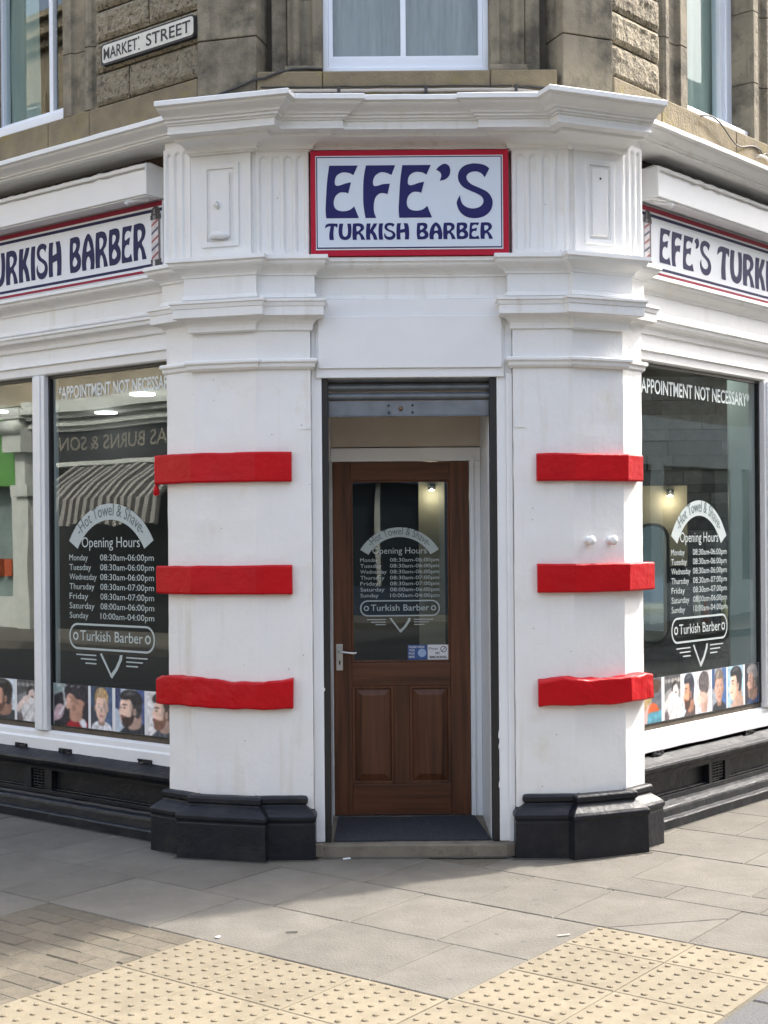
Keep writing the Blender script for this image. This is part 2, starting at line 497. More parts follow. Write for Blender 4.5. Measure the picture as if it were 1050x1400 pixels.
C = 1
GLY = {  # (x0, x1, top, bottom, outer, holes...)
 'E': (92, 263, 108, 378, [(112,108,C),(259,108,C),(236,158,C),(215,146),(180,143),(150,160),(140,190),(145,209),(165,210),(195,200),(224,194,C),(209,252,C),(195,246),(165,247),(142,268),(134,298),(140,325),(162,340),(195,342),(220,334),(239,318,C),(263,378,C),(95,378,C),(92,335),(96,260),(102,180)]),
 'F': (286, 452, 108, 378, [(301,108,C),(452,108,C),(432,158,C),(405,146),(375,144),(348,162),(337,190),(341,212),(360,213),(388,205),(424,203,C),(411,257,C),(392,251),(370,253),(350,272),(341,305),(341,345),(352,378,C),(297,378,C),(288,320),(286,250),(289,175)]),
 "'": (662, 735, 108, 378, [(662,132,C),(680,114),(705,102),(727,112),(735,135),(730,162),(710,182),(680,190,C),(688,168),(684,148)]),
 'S': (767, 952, 108, 378, [(936,128,C),(912,174,C),(895,153),(868,143),(836,148),(819,166),(822,187),(842,208),(880,226),(922,247),(945,275),(952,308),(940,345),(910,372),(865,383),(815,375),(780,345),(767,308),(772,285),(784,265,C),(788,290),(800,314),(827,330),(860,333),(890,322),(904,300),(898,276),(875,259),(840,243),(803,224),(780,197),(774,165),(784,135),(810,112),(850,102),(890,105),(916,113)]),
 'T': (105, 243, 65, 247, [(105,118,C),(114,82),(140,66),(180,63),(240,66,C),(243,88),(235,112,C),(222,98),(206,96),(200,130),(196,185),(201,247,C),(155,247,C),(150,200),(157,140),(165,97),(140,97),(122,107)]),
 'U': (248, 388, 65, 247, [(257,66,C),(299,66,C),(292,110),(289,160),(297,198),(318,212),(341,195),(349,150),(347,105),(341,66,C),(382,66,C),(388,115),(386,172),(375,220),(345,244),(310,248),(270,232),(251,190),(248,130)]),
 'R': (400, 538, 65, 247, [(408,66,C),(470,63),(510,75),(528,108),(516,140),(489,163),(510,190),(526,220),(538,247,C),(494,247,C),(487,215),(476,193),(462,183),(450,196),(446,220),(448,247,C),(404,247,C),(400,190),(402,120)], [(446,97),(474,97),(489,112),(480,138),(450,154),(444,125)]),
 'K': (547, 673, 65, 247, [(555,66,C),(600,66,C),(594,100),(592,136,C),(612,100),(630,66,C),(670,66,C),(650,108),(628,146),(652,185),(673,247,C),(632,247,C),(620,207),(600,172,C),(592,192),(592,220),(595,247,C),(550,247,C),(547,190),(549,120)]),
 'I': (692, 743, 65, 247, [(700,66,C),(743,66,C),(737,110),(735,170),(742,247,C),(698,247,C),(692,190),(693,120)]),
 'H': (902, 1040, 65, 247, [(910,66,C),(953,66,C),(946,100),(945,137,C),(968,133),(990,128,C),(988,95),(980,66,C),(1022,66,C),(1035,100),(1040,150),(1040,200),(1036,247,C),(992,247,C),(996,205),(993,166,C),(970,170),(945,174,C),(944,210),(948,247,C),(905,247,C),(902,190),(903,120)]),
 'B': (73, 202, 65, 247, [(80,66,C),(150,63),(183,75),(192,105),(182,132),(172,146),(192,165),(202,192),(195,225),(165,243),(130,248),(80,246,C),(73,190),(74,120)], [(113,97),(140,96),(151,110),(138,130),(112,142)], [(108,190),(130,167),(154,182),(160,200),(140,216),(112,212)]),
 'A': (212, 355, 65, 247, [(218,247,C),(212,200),(222,140),(245,90),(285,60),(325,88),(345,135),(355,190),(350,247,C),(308,247,C),(311,212),(302,188),(285,178),(269,188),(259,212),(262,247,C)], [(285,96),(302,122),(309,146),(268,152),(266,138),(272,118)]),
}

def art_text(txt, height, width=None, gap=0.07, squeeze=1.0):
    """swash poster lettering; returns [(outer, holes)] with baseline z=0, left x=0, and the width"""
    out = []; x = 0.0
    for ch in txt:
        if ch == ' ':
            x += height * 0.34; continue
        g = GLY[ch]
        sc = height / (g[3] - g[2])
        loops = [[((p[0] - g[0]) * sc * squeeze + x, (g[3] - p[1]) * sc) for p in smooth_loop(l, 5)] for l in g[4:]]
        out.append((loops[0], loops[1:]))
        x += (g[1] - g[0]) * sc * squeeze + height * gap
    x -= height * gap
    if width:
        k = width / x
        out = [([(a * k, b) for a, b in o], [[(a * k, b) for a, b in h] for h in hs_]) for o, hs_ in out]
        x = width
    return out, x

def put_art(mb, fr, txt, x0, z0, height, y, mat, width=None, thick=0.002, **kw):
    out, w = art_text(txt, height, width, **kw)
    for o, h in out:
        mb.prism(fr, [(a + x0, b + z0) for a, b in o], y - thick, y, mat, [[(a + x0, b + z0) for a, b in q] for q in h], back=False)
    return w

_tx = {}
def font_geo(txt, bold=0.0):
    if (txt, bold) in _tx:
        return _tx[(txt, bold)]
    cu = bpy.data.curves.new('lettering_source', 'FONT')
    cu.body = txt; cu.size = 1.0; cu.fill_mode = 'FRONT' if False else 'BOTH'; cu.dimensions = '2D'
    cu.offset = bold; cu.resolution_u = 3
    ob = bpy.data.objects.new('lettering_source', cu)
    COL.objects.link(ob)
    dg = bpy.context.evaluated_depsgraph_get()
    me = bpy.data.meshes.new_from_object(ob.evaluated_get(dg))
    vs = [(v.co.x, v.co.y) for v in me.vertices]; fs = [tuple(p.vertices) for p in me.polygons]
    bpy.data.objects.remove(ob); bpy.data.curves.remove(cu); bpy.data.meshes.remove(me)
    x0 = min(v[0] for v in vs); x1 = max(v[0] for v in vs)
    _tx[(txt, bold)] = ([(a - x0, b) for a, b in vs], fs, x1 - x0)
    return _tx[(txt, bold)]

def put_font(mb, fr, txt, x0, z0, width, cap, y, mat, bold=0.0, warp=None):
    """width across, cap = capital height"""
    vs, fs, w = font_geo(txt, bold)
    kx, kz = width / w, cap / 0.70
    pts = [(a * kx, b * kz) for a, b in vs]
    if warp:
        pts = [warp(a, b) for a, b in pts]
    else:
        pts = [(a + x0, b + z0) for a, b in pts]
    mb.add([fr.w(a, y, b) for a, b in pts], fs, mat)

def arc_pts(cx, cz, r, a0, a1, n=24):
    return [(cx + r * math.cos(a0 + (a1 - a0) * i / n), cz + r * math.sin(a0 + (a1 - a0) * i / n)) for i in range(n + 1)]

def rrect(x0, x1, z0, z1, r, n=6):
    return arc_pts(x1 - r, z1 - r, r, 0, math.pi / 2, n) + arc_pts(x0 + r, z1 - r, r, math.pi / 2, math.pi, n) + \
        arc_pts(x0 + r, z0 + r, r, math.pi, 1.5 * math.pi, n) + arc_pts(x1 - r, z0 + r, r, 1.5 * math.pi, 2 * math.pi, n)

HOURS = [('Monday', '08:30am-06:00pm'), ('Tuesday', '08:30am-06:00pm'), ('Wednesday', '08:30am-06:00pm'), ('Thursday', '08:30am-07:00pm'),
         ('Friday', '08:30am-07:00pm'), ('Saturday', '08:00am-06:00pm'), ('Sunday', '10:00am-04:00pm')]

def hours_decal(parent, fr, cx, top, sx, sz, y):
    """arc banner, opening hours, name pill and crossed razor, as vinyl on the glass"""
    f = lambda x, z: (cx + x * sx, top + z * sz)
    mb = MB()
    ro, ri, half = 0.262, 0.207, 1.03
    o = arc_pts(0, -ro, ro, math.pi / 2 + half, math.pi / 2 - half) 
    i_ = arc_pts(0, -ro, ri, math.pi / 2 - half, math.pi / 2 + half)
    mb.prism(fr, [f(*p) for p in o + i_], y, None, M_VINYL)
    vs, fs, w = font_geo('-Hot Towel & Shave-', 0)
    rt = 0.221; tw = 0.36
    pts = []
    for a, b in vs:
        t = a / w * tw - tw / 2; r = rt + b * 0.042 / 0.7
        an = math.pi / 2 - t / rt
        pts.append(f(r * math.cos(an), -ro + r * math.sin(an)))
    mb.add([fr.w(a, y - 0.001, b) for a, b in pts], fs, M_VINYLD)
    put_font(mb, fr, 'Opening Hours', *f(-0.155, -0.150), 0.31 * sx, 0.036 * sz, y, M_VINYL, 0.0)
    z = -0.196
    for d, t in HOURS:
        put_font(mb, fr, d, *f(-0.225, z), min(0.15, 0.0172 * len(d)) * sx, 0.0215 * sz, y, M_VINYL, 0.0)
        put_font(mb, fr, t, *f(-0.055, z), 0.28 * sx, 0.0215 * sz, y, M_VINYL, 0.0)
        z -= 0.0338
    mb.prism(fr, [f(*p) for p in rrect(-0.228, 0.228, -0.508, -0.416, 0.044)], y, None, M_VINYL,
             [[f(*p) for p in rrect(-0.221, 0.221, -0.501, -0.423, 0.038)]])
    put_font(mb, fr, 'Turkish Barber', *f(-0.167, -0.476), 0.334 * sx, 0.036 * sz, y, M_VINYL, 0.004)
    for c in (-0.192, 0.192):
        mb.prism(fr, [f(*p) for p in arc_pts(c, -0.462, 0.015, 0, 2 * math.pi, 14)[:-1]], y, None, M_VINYL,
                 [[f(*p) for p in arc_pts(c, -0.462, 0.009, 0, 2 * math.pi, 14)[:-1]]])
    for k, (a, b) in enumerate(((0.19, 0.08), (0.165, 0.08), (0.14, 0.08))):
        zz = -0.524 - k * 0.0145
        for sg in (-1, 1):
            mb.prism(fr, [f(*p) for p in ((sg * a, zz), (sg * b, zz), (sg * b, zz - 0.0045), (sg * a, zz - 0.0045))], y, None, M_VINYL)
    mb.prism(fr, [f(*p) for p in ((-0.060, -0.520), (-0.050, -0.517), (0.004, -0.592), (0.0, -0.600))], y, None, M_VINYL)
    mb.prism(fr, [f(*p) for p in ((0.047, -0.520), (0.060, -0.518), (0.058, -0.535), (0.035, -0.570), (0.004, -0.602), (-0.008, -0.592), (0.022, -0.565), (0.042, -0.535))], y - 0.0006, None, M_VINYL)
    return mb.build('window_lettering', parent, normals=False)

# ------------------------------------------------------------------ ground
pave = MB()
pave.plan([LW.w(-14, -3.3), LW.w(3.76, -3.3), LW.w(3.76, 14), LW.w(-14, 14)], -0.3, -0.006, M_JOINT)
PAVE = pave.build('pavement', kind='structure')
gr = MB()
gr.plan([(-70, -60), (70, -60), (70, 70), (-70, 70)], -0.6, -0.14, M_ROAD)
ROAD = gr.build('road', kind='structure')

def cut_gap(pts, g):
    """shrink a convex outline (LW plan coords) by g"""
    n = len(pts); out = []
    area = sum(pts[i][0] * pts[(i + 1) % n][1] - pts[(i + 1) % n][0] * pts[i][1] for i in range(n))
    sgn = 1 if area > 0 else -1
    for i in range(n):
        p0, p1, p2 = Vector(pts[i - 1]), Vector(pts[i]), Vector(pts[(i + 1) % n])
        d1 = (p1 - p0).normalized(); d2 = (p2 - p1).normalized()
        n1 = Vector((-d1.y, d1.x)) * sgn; n2 = Vector((-d2.y, d2.x)) * sgn
        m = (n1 + n2).normalized(); m /= max(0.3, m.dot(n1))
        out.append(tuple(p1 + m * g))
    return out

def piece(name, pts, mat, gap=0.003, tilt=0.002, bev=0.004, th=0.05):
    """a paving piece with its own slight tilt"""
    q = cut_gap([(a + random.uniform(-.0012, .0012), b + random.uniform(-.0012, .0012)) for a, b in pts], gap)
    w = [LW.w(*p) for p in q]
    cx = sum(p[0] for p in w) / len(w); cy = sum(p[1] for p in w) / len(w)
    tx, ty = random.uniform(-tilt, tilt), random.uniform(-tilt, tilt); dz = random.uniform(-tilt, 0)
    mb = MB()
    n = len(w)
    top = [(p[0], p[1], (p[0] - cx) * tx + (p[1] - cy) * ty + dz) for p in w]
    b2 = cut_gap(q, bev)
    w2 = [LW.w(*p) for p in b2]
    top2 = [(p[0], p[1], (p[0] - cx) * tx + (p[1] - cy) * ty + dz) for p in w2]
    low = [(p[0], p[1], z - bev * 0.8) for p, (_, _, z) in zip(w, top)]
    bot = [(p[0], p[1], -th) for p in w]
    vs = top2 + low + bot
    fs = [tuple(range(n))]
    for i in range(n):
        j = (i + 1) % n
        fs += [(i, j, j + n, i + n), (i + n, j + n, j + 2 * n, i + 2 * n)]
    mb.add(vs, fs, mat)
    return mb, dz

def slab(x0, x1, y0, y1, name='paving_slab', mat=None):
    mb, _ = piece(name, [(x0, y0), (x1, y0), (x1, y1), (x0, y1)], mat or M_SLAB)
    return mb.build(name, PAVE)

def row(y0, y1, xs):
    for a, b in zip(xs[:-1], xs[1:]):
        slab(a, b, y0, y1)

row(-0.57, 0.0, [-3.42, -2.97, -2.52, -2.07, -1.62, -1.17, -0.72, -0.28, 0.10, 0.54, 0.97, 1.42, 1.865, 2.32, 2.765])
row(-1.12, -0.57, [1.22, 1.83, 2.405, 2.765])
row(-1.125, -0.57, [-3.4, -2.8, -2.2, -1.6, -1.0, -0.40, 0.20, 0.54])
slab(0.54, 1.22, -1.125, -0.57)
row(-1.75, -1.125, [-3.4, -2.8, -2.2, -1.6, -1.0, -0.4, 0.1, 0.56])
row(-2.35, -1.75, [-3.4, -2.8, -2.2, -1.6, -0.9, -0.2, 0.56])
row(-2.95, -2.35, [-3.4, -2.8, -2.2, -1.5, -0.8, -0.1, 0.56, 1.16, 1.505])
row(0.0, 0.565, [0.45, 0.92, 1.5, 2.11, 2.54])
for pts in ([(2.54, 0), (2.80, 0), (3.165, 0.42), (3.165, 0.565), (2.54, 0.565)], [(2.80, 0), (3.165, 0), (3.165, 0.42)]):
    piece('paving_slab', pts, M_SLAB)[0].build('paving_slab', PAVE)
slab(3.165, 3.62, -0.003, 0.565)
row(0.565, 0.82, [2.495, 2.785, 3.24, 3.62])
row(0.82, 1.39, [2.495, 3.10, 3.62])
row(0.565, 1.39, [1.80, 2.495])
row(1.39, 1.97, [1.63, 2.23, 2.83, 3.43, 3.62])
row(1.97, 2.55, [1.94, 2.54, 3.14, 3.62])
row(2.55, 3.15, [2.0, 2.6, 3.2, 3.62])
row(3.15, 3.75, [2.1, 2.7, 3.3, 3.62])
row(3.75, 4.35, [2.2, 2.8, 3.4, 3.62])
# block paving, rows of small brown blocks
yy = -1.128; k = 0
while yy > -2.9:
    off = 0.1 if k % 2 else 0.0
    xs = [0.56] + [0.56 + off + 0.2 * i for i in range(0 if off else 1, 6)]
    xs = sorted(set(round(x, 3) for x in xs if x < 1.47)) + [1.505]
    for a, b in zip(xs[:-1], xs[1:]):
        piece('paving_block', [(a, yy - 0.1), (b, yy - 0.1), (b, yy), (a, yy)], M_BLOCK, 0.003, 0.006, 0.005)[0].build('paving_block', PAVE)
    yy -= 0.1; k += 1

def tactile(x0, x1, y0, y1):
    mb, dz = piece('tactile_slab', [(x0, y0), (x1, y0), (x1, y1), (x0, y1)], M_TACT, 0.0022, 0.0015, 0.003)
    p = 0.0667
    nx, ny = max(1, round((x1 - x0) / p)), max(1, round((y1 - y0) / p))
    for i in range(nx):
        for j in range(ny):
            cx, cy = x0 + (i + 0.5) * (x1 - x0) / nx, y1 - (j + 0.5) * (y1 - y0) / ny
            X, Y = LW.w(cx, cy)
            jr = random.uniform(0.92, 1.06)
            vs, fs = [], []
            for r, z in ((0.0135 * jr, -0.002), (0.0115 * jr, 0.0035), (0.0085 * jr, 0.0052)):
                for q in range(9):
                    an = 2 * math.pi * q / 9
                    vs.append((X + r * math.cos(an), Y + r * math.sin(an), z + dz))
            for a in range(2):
                for q in range(9):
                    fs.append((a * 9 + q, a * 9 + (q + 1) % 9, (a + 1) * 9 + (q + 1) % 9, (a + 1) * 9 + q))
            fs.append(tuple(range(18, 27)))
            mb.add(vs, fs, M_BLIST if random.random() < 0.9 else M_TACT)
    return mb.build('tactile_slab', PAVE)

for xa, xb in ((1.51, 1.93), (1.93, 2.345), (2.345, 2.757)):
    for ya, yb in ((-1.555, -1.121), (-1.99, -1.555), (-2.42, -1.99), (-2.84, -2.42)):
        tactile(xa, xb, ya, yb)
for xa, xb in ((2.762, 3.20), (3.20, 3.625)):
    for ya, yb in ((-0.29, -0.004), (-0.70, -0.29), (-1.11, -0.70), (-1.53, -1.11), (-1.95, -1.53), (-2.37, -1.95)):
        tactile(xa, xb, ya, yb)
KERB = MB().plan([LW.w(3.628, -3.3), LW.w(3.78, -3.3), LW.w(3.78, 9), LW.w(3.628, 9)], -0.4, -0.03, M_JOINT).build('kerb', kind='structure')
yk = -3.2
while yk < 4.2:
    piece('kerb_stone', [(3.63, yk), (3.80, yk), (3.80, yk + 0.9), (3.63, yk + 0.9)], M_KERB, 0.003, 0.002, 0.012, 0.15)[0].build('kerb_stone', KERB)
    yk += 0.9

# ------------------------------------------------------------------ the shop building
SHOP = empty('barber_shop', (0.14, 7.0, 0), 'white painted corner barber shop with red banded pilasters under a sandstone upper storey', 'building')
SL1 = L2.w(-0.348, 0); SL2 = L2.o; SR2 = R2.o; SR1 = R2.w(0.305, 0)
XL, XR = -0.374, 0.674                   # inner edges of the pilasters
YC = 7.08                                # plane between the pilasters
YL, YR = 0.10, 0.05                      # shop wall planes in LW / RW
xl1, yl1 = LW.loc(*SL1); xr1, yr1 = RW.loc(*SR1)
xl0, xr0 = xl1 - 0.204, xr1 + 0.187      # outer ends of the narrow side faces
f2 = lambda fr, d: (-fr.n[0] * d, -fr.n[1] * d)

def shift(p, v):
    return (p[0] + v[0], p[1] + v[1])

def left_pts(s1, s2, trim=0.0):
    """plan points of the left pilaster: s1 sets the side face back, s2 brings the canted face forward"""
    o = f2(L2, s2)
    A, B = shift(SL1, o), shift(SL2, o)
    bk = shift(SL1, f2(L2, -s1))
    yb = LW.loc(*bk)[1]
    pts = [LW.w(xl0, 0.16), LW.w(xl0, yb), bk, A, B]
    if s2:
        pts.append(SL2)
    return pts + [(XL - trim, 7.0), (XL - trim, YC + 0.03)]

def right_pts(s1, s2, trim=0.0):
    o = f2(R2, s2)
    A, B = shift(SR1, o), shift(SR2, o)
    bk = shift(SR1, f2(R2, -s1))
    yb = RW.loc(*bk)[1]
    pts = [RW.w(xr0, 0.13), RW.w(xr0, yb), bk, A, B]
    if s2:
        pts.append(SR2)
    return list(reversed(pts + [(XR + trim, 7.0), (XR + trim, YC + 0.03)]))

def cyma(d0, z0, d1, z1, n=6):
    """S curve from the upper outer (d0,z0) to the lower inner (d1,z1)"""
    out = []
    for i in range(n + 1):
        t = i / n
        e = t - math.sin(2 * math.pi * t) / (2 * math.pi) * 0.9
        out.append((d0 + (d1 - d0) * e, z0 + (z1 - z0) * t))
    return out

def cavetto(d0, z0, d1, z1, n=5):
    return [(d1 + (d0 - d1) * (1 - math.sin(math.pi / 2 * i / n)), z0 + (z1 - z0) * (1 - math.cos(math.pi / 2 * i / n))) for i in range(n + 1)]

B_ = -0.02
ENT = [(B_, 3.112), (0.098, 3.098), (0.100, 3.078), (0.092, 3.074)] + cyma(0.088, 3.070, 0.034, 3.006) + [(0.026, 3.004), (0.026, 2.912), (0.034, 2.908), (0.036, 2.892), (0.028, 2.886), (B_, 2.884)]
CAP = [(B_, 2.884), (0.088, 2.876), (0.088, 2.864), (0.082, 2.860), (0.078, 2.840), (0.074, 2.838), (0.074, 2.794), (0.066, 2.790)] + cavetto(0.062, 2.788, 0.014, 2.738) + [(0.014, 2.726), (0.004, 2.722), (B_, 2.720)]
AST = [(B_, 2.584), (0.030, 2.578), (0.036, 2.572), (0.036, 2.560), (0.026, 2.552), (0.024, 2.536), (0.012, 2.524), (B_, 2.522)]
TOPC = [(B_, 3.885), (0.300, 3.852), (0.308, 3.846), (0.308, 3.824), (0.290, 3.821)] + cyma(0.288, 3.819, 0.232, 3.776) + [(0.218, 3.774), (0.218, 3.762), (0.204, 3.760), (0.204, 3.752), (0.194, 3.750), (0.192, 3.722), (0.198, 3.718), (0.198, 3.710), (0.140, 3.706), (0.136, 3.692)] + cavetto(0.128, 3.690, 0.034, 3.662) + [(0.034, 3.654), (0.020, 3.652), (0.018, 3.646), (B_, 3.644)]
BASE = [(B_, 0.322), (0.022, 0.318), (0.030, 0.308), (0.030, 0.284), (0.020, 0.276), (0.024, 0.268), (0.046, 0.252), (0.066, 0.236), (0.076, 0.222), (0.076, 0.204), (0.070, 0.196), (0.068, 0.188), (0.070, 0.180), (0.072, -0.05), (B_, -0.05)]

def pilaster(side, pts_fn, fr, sgn):
    P = empty('pilaster', (fr.o[0], fr.o[1], 0), parent=SHOP)
    tag(P, 'left pilaster beside the Market Street window' if side == 'l' else 'right pilaster with two white knobs')
    # finer vertical rows make the slight unevenness of the render
    sh = MB().sweep(pts_fn(0.004, 0.0), [(0, 0.25 + 0.06 * i) for i in range(62)], M_SHAFT, close=False, wob=0.0022, step=0.05)
    sh.build('shaft', P, normals=False)
    MB().sweep(pts_fn(0.0, 0.035, 0.060), BASE, M_BLACK, wob=0.0022, step=0.06).build('plinth', P, 0.003)
    MB().sweep(pts_fn(0.03, 0.022), CAP, M_WHITE, wob=0.0012, step=0.12).build('capital', P, 0.002)
    MB().sweep(pts_fn(0.02, 0.008), AST, M_WHITE, wob=0.0014, step=0.10).build('astragal', P, 0.002)
    return P

PL = pilaster('l', left_pts, L2, -1)
PR = pilaster('r', right_pts, R2, 1)

def band(P, pts, z0, z1, d, wob=0.002, rough=0.0, label=None):
    prof = [(-0.01, z1)] + [(d - 0.006, z1 + 0.001), (d, z1 - 0.007)] + [(d, z1 + (z0 - z1) * t) for t in (0.25, 0.5, 0.75)] + [(d, z0 + 0.007), (d - 0.006, z0 - 0.001), (-0.01, z0)]
    mb = MB().sweep(pts, prof, M_RED, wob=wob, step=0.03)
    if rough:
        nv = []
        for x, y, z in mb.v:
            q = Vector((x * 1.0, y, z * 0.35))
            k = noise.noise(q * 5.5) * rough + noise.noise(q * 17) * rough * 0.5
            nv.append((x, y, z + k * (1 if z > (z0 + z1) / 2 else 0.4)))
        mb.v = nv
    return mb.build('red_band', P, 0.003, label=label)

fL = LW.loc(*SL1)[1]
for (z0, z1, d, w_, ro, la, le) in ((1.944, 2.097, 0.036, .0015, .004, xl0 - 0.06, 0.004), (1.362, 1.510, 0.038, .0015, .005, xl0 - 0.05, 0.0), (0.772, 0.918, 0.040, .004, .022, xl0 - 0.055, 0.0)):
    band(PL, [LW.w(la, fL + 0.0), LW.w(xl1, fL), SL2, (-0.474, 7.0)], z0, z1, d, w_, ro)
fR = RW.loc(*SR1)[1]
for (z0, z1, d, w_, ro, la) in ((1.936, 2.077, 0.036, .0012, .003, xr0 - 0.05), (1.360, 1.508, 0.040, .0015, .004, xr0 + 0.05), (0.776, 0.912, 0.046, .005, .026, xr0 + 0.02)):
    band(PR, [(0.790, 7.0), SR2, SR1, RW.w(la, fR)], z0, z1, d, w_, ro)

M_GRIME_SHADE = pbr('grime_and_shade', (0.06, 0.056, 0.046), (0.10, 0.093, 0.075), 30, 0.95)  # grime and drop shadow painted as one dark strip along the base
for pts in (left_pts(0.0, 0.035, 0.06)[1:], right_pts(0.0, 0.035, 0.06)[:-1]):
    mb = MB().sweep(pts, [(0.060, 0.0014), (0.088, 0.0014)], M_GRIME_SHADE, close=False, step=0.02)
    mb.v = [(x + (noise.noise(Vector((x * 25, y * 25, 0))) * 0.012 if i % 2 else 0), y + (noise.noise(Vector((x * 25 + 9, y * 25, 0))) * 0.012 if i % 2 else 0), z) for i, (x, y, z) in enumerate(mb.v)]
    mb.build('grime_shade_line', PAVE, normals=False, kind='stuff')
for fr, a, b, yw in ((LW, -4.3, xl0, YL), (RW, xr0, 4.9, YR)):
    mb = MB().sweep([fr.w(a, yw), fr.w(b, yw)], [(0.09, 0.0014), (0.112, 0.0014)], M_GRIME_SHADE, close=False, step=0.02)
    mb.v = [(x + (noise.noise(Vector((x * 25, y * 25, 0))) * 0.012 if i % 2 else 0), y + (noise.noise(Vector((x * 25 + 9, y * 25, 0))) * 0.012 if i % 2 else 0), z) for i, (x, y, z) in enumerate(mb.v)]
    mb.build('grime_shade_line', PAVE, normals=False, kind='stuff')
mb = MB().sweep([(-0.37, 6.99), (0.67, 6.985)], [(0.0, 0.0014), (0.035, 0.0014)], M_GRIME_SHADE, close=False, step=0.02)
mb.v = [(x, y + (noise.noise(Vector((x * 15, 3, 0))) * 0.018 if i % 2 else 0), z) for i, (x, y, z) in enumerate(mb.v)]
mb.build('grime_shade_line', PAVE, normals=False, kind='stuff')

# small things on the shafts
kn = MB()
for px in (0.083, 0.217):
    a = R2.w(px, 0.0); b = R2.w(px, -0.035); c = R2.w(px, -0.042)
    kn = MB()
    kn.tube([(*a, 1.627), (*R2.w(px, -0.006), 1.627), (*R2.w(px, -0.007), 1.627), (*b, 1.627), (*R2.w(px, -0.036), 1.627), (*c, 1.627), (*R2.w(px, -0.05), 1.627)],
            [0.024, 0.022, 0.013, 0.013, 0.024, 0.025, 0.02], M_WHITE, 14)
    kn.build('knob', PR)
tb = MB()
ta = LW.w(xl0 - 0.062, fL - 0.016)
tb.tube([(*ta, 1.985), (*ta, 1.97), (*ta, 1.955), (ta[0] - .002, ta[1], 1.94), (ta[0] - .003, ta[1], 1.925), (ta[0] - .002, ta[1], 1.89), (ta[0], ta[1], 1.884)],
        [0.006, 0.014, 0.012, 0.008, 0.015, 0.017, 0.008], M_RED, 10)
tb.build('painted_hook', PL)
for fr, P, xs in ((F0, PL, (-0.374 - 0.0, -1)), (F0, PR, (0.674, 1))):
    x, sg = xs
    o = [(x - sg * 0.0, 2.20), (x - sg * 0.0, 2.285)]
    st = arc_pts(x + sg * 0.066, 2.281, 0.066, math.pi if sg > 0 else 0, math.pi * 1.5 if sg > 0 else -math.pi / 2, 8)
    MB().prism(fr, [(x + sg * 0.001, 2.214)] + [(a, b) for a, b in st], 6.996, 7.01, M_WHITE).build('chamfer_stop', P)

# frieze panels: flutes and the raised panel
def fluted(P, fr, x0, x1, y, z0, z1, n, mat=M_WHITE):
    pitch = (x1 - x0) / (n + 0.35); r = pitch * 0.33

    def yf(x, z):
        best = 0.0
        for i in range(n):
            cx = x0 + pitch * (i + 0.675)
            dz = max(0, z - (z1 - 0.03 - r), (z0 + 0.03 + r * 0.2) - z)
            q = 1 - ((x - cx) ** 2 + dz * dz) / (r * r)
            if q > 0:
                best = max(best, math.sqrt(q) * 0.021)
        return y + best
    mb = MB().grid(fr, x0, x1, z0, z1, max(24, n * 12), 70, yf, mat, True, y + 0.06)
    return mb.build('fluted_panel', P)

ZF0, ZF1 = 3.108, 3.652
FL3 = Frame(0, 7.0, 0)
fluted(PL, FL3, -0.648, -0.374, -0.012, ZF0, ZF1, 4)
fluted(PR, FL3, 0.674, 0.972, -0.012, ZF0, ZF1, 4)
fluted(PL, LW, xl0 + 0.0, xl1 - 0.003, fL - 0.008, ZF0, 3.72, 3)
fluted(PR, RW, xr1 + 0.003, xr0, fR - 0.008, ZF0, 3.72, 3)

def raised_panel(P, fr, x0, x1, holes):
    MB().box(fr, x0, x1, -0.020, 0.02, ZF0, ZF1, M_WHITE).build('panel_ground', P, 0.002)
    cx = (x0 + x1) / 2
    w1, w2, w3 = (x1 - x0) * 0.31, (x1 - x0) * 0.22, (x1 - x0) * 0.16
    za, zb = 3.165, 3.600
    def ring(wa, wb, e, y0, y1):
        return MB().prism(fr, [(cx - wa, za), (cx + wa, za), (cx + wa, zb), (cx - wa, zb)], y0, y1, M_WHITE,
                          [[(cx - wb, za + e), (cx + wb, za + e), (cx + wb, zb - e), (cx - wb, zb - e)]])
    ring(w1, w2, w1 - w2, -0.030, -0.015).build('panel_moulding', P, 0.004)
    MB().box(fr, cx - w3, cx + w3, -0.034, -0.012, za + w1 - w3, zb - w1 + w3, M_WHITE).build('raised_field', P, 0.006)
    for hx, hz in holes:
        MB().tube([(*fr.w(cx + hx, -0.0345), hz), (*fr.w(cx + hx, -0.0362), hz)], 0.006, M_DARK, 10).build('bolt_hole', P)
raised_panel(PL, L2, -0.345, -0.012, [])
raised_panel(PR, R2, 0.012, 0.300, [(0.0, 3.505)])
lump = MB()
lump.tube([(*L2.w(-0.20, -0.034), 3.40), (*L2.w(-0.196, -0.044), 3.39), (*L2.w(-0.19, -0.043), 3.375), (*L2.w(-0.185, -0.034), 3.36)], [0.006, 0.014, 0.012, 0.004], M_WHITE, 8)
lump.build('plaster_lump', PL)
lump = MB()
lump.tube([(*L2.w(-0.235, -0.036), 3.215), (*L2.w(-0.20, -0.046), 3.225), (*L2.w(-0.16, -0.044), 3.22), (*L2.w(-0.13, -0.036), 3.215)], [0.008, 0.02, 0.018, 0.006], M_WHITE, 8)
lump.build('plaster_lump', PL)

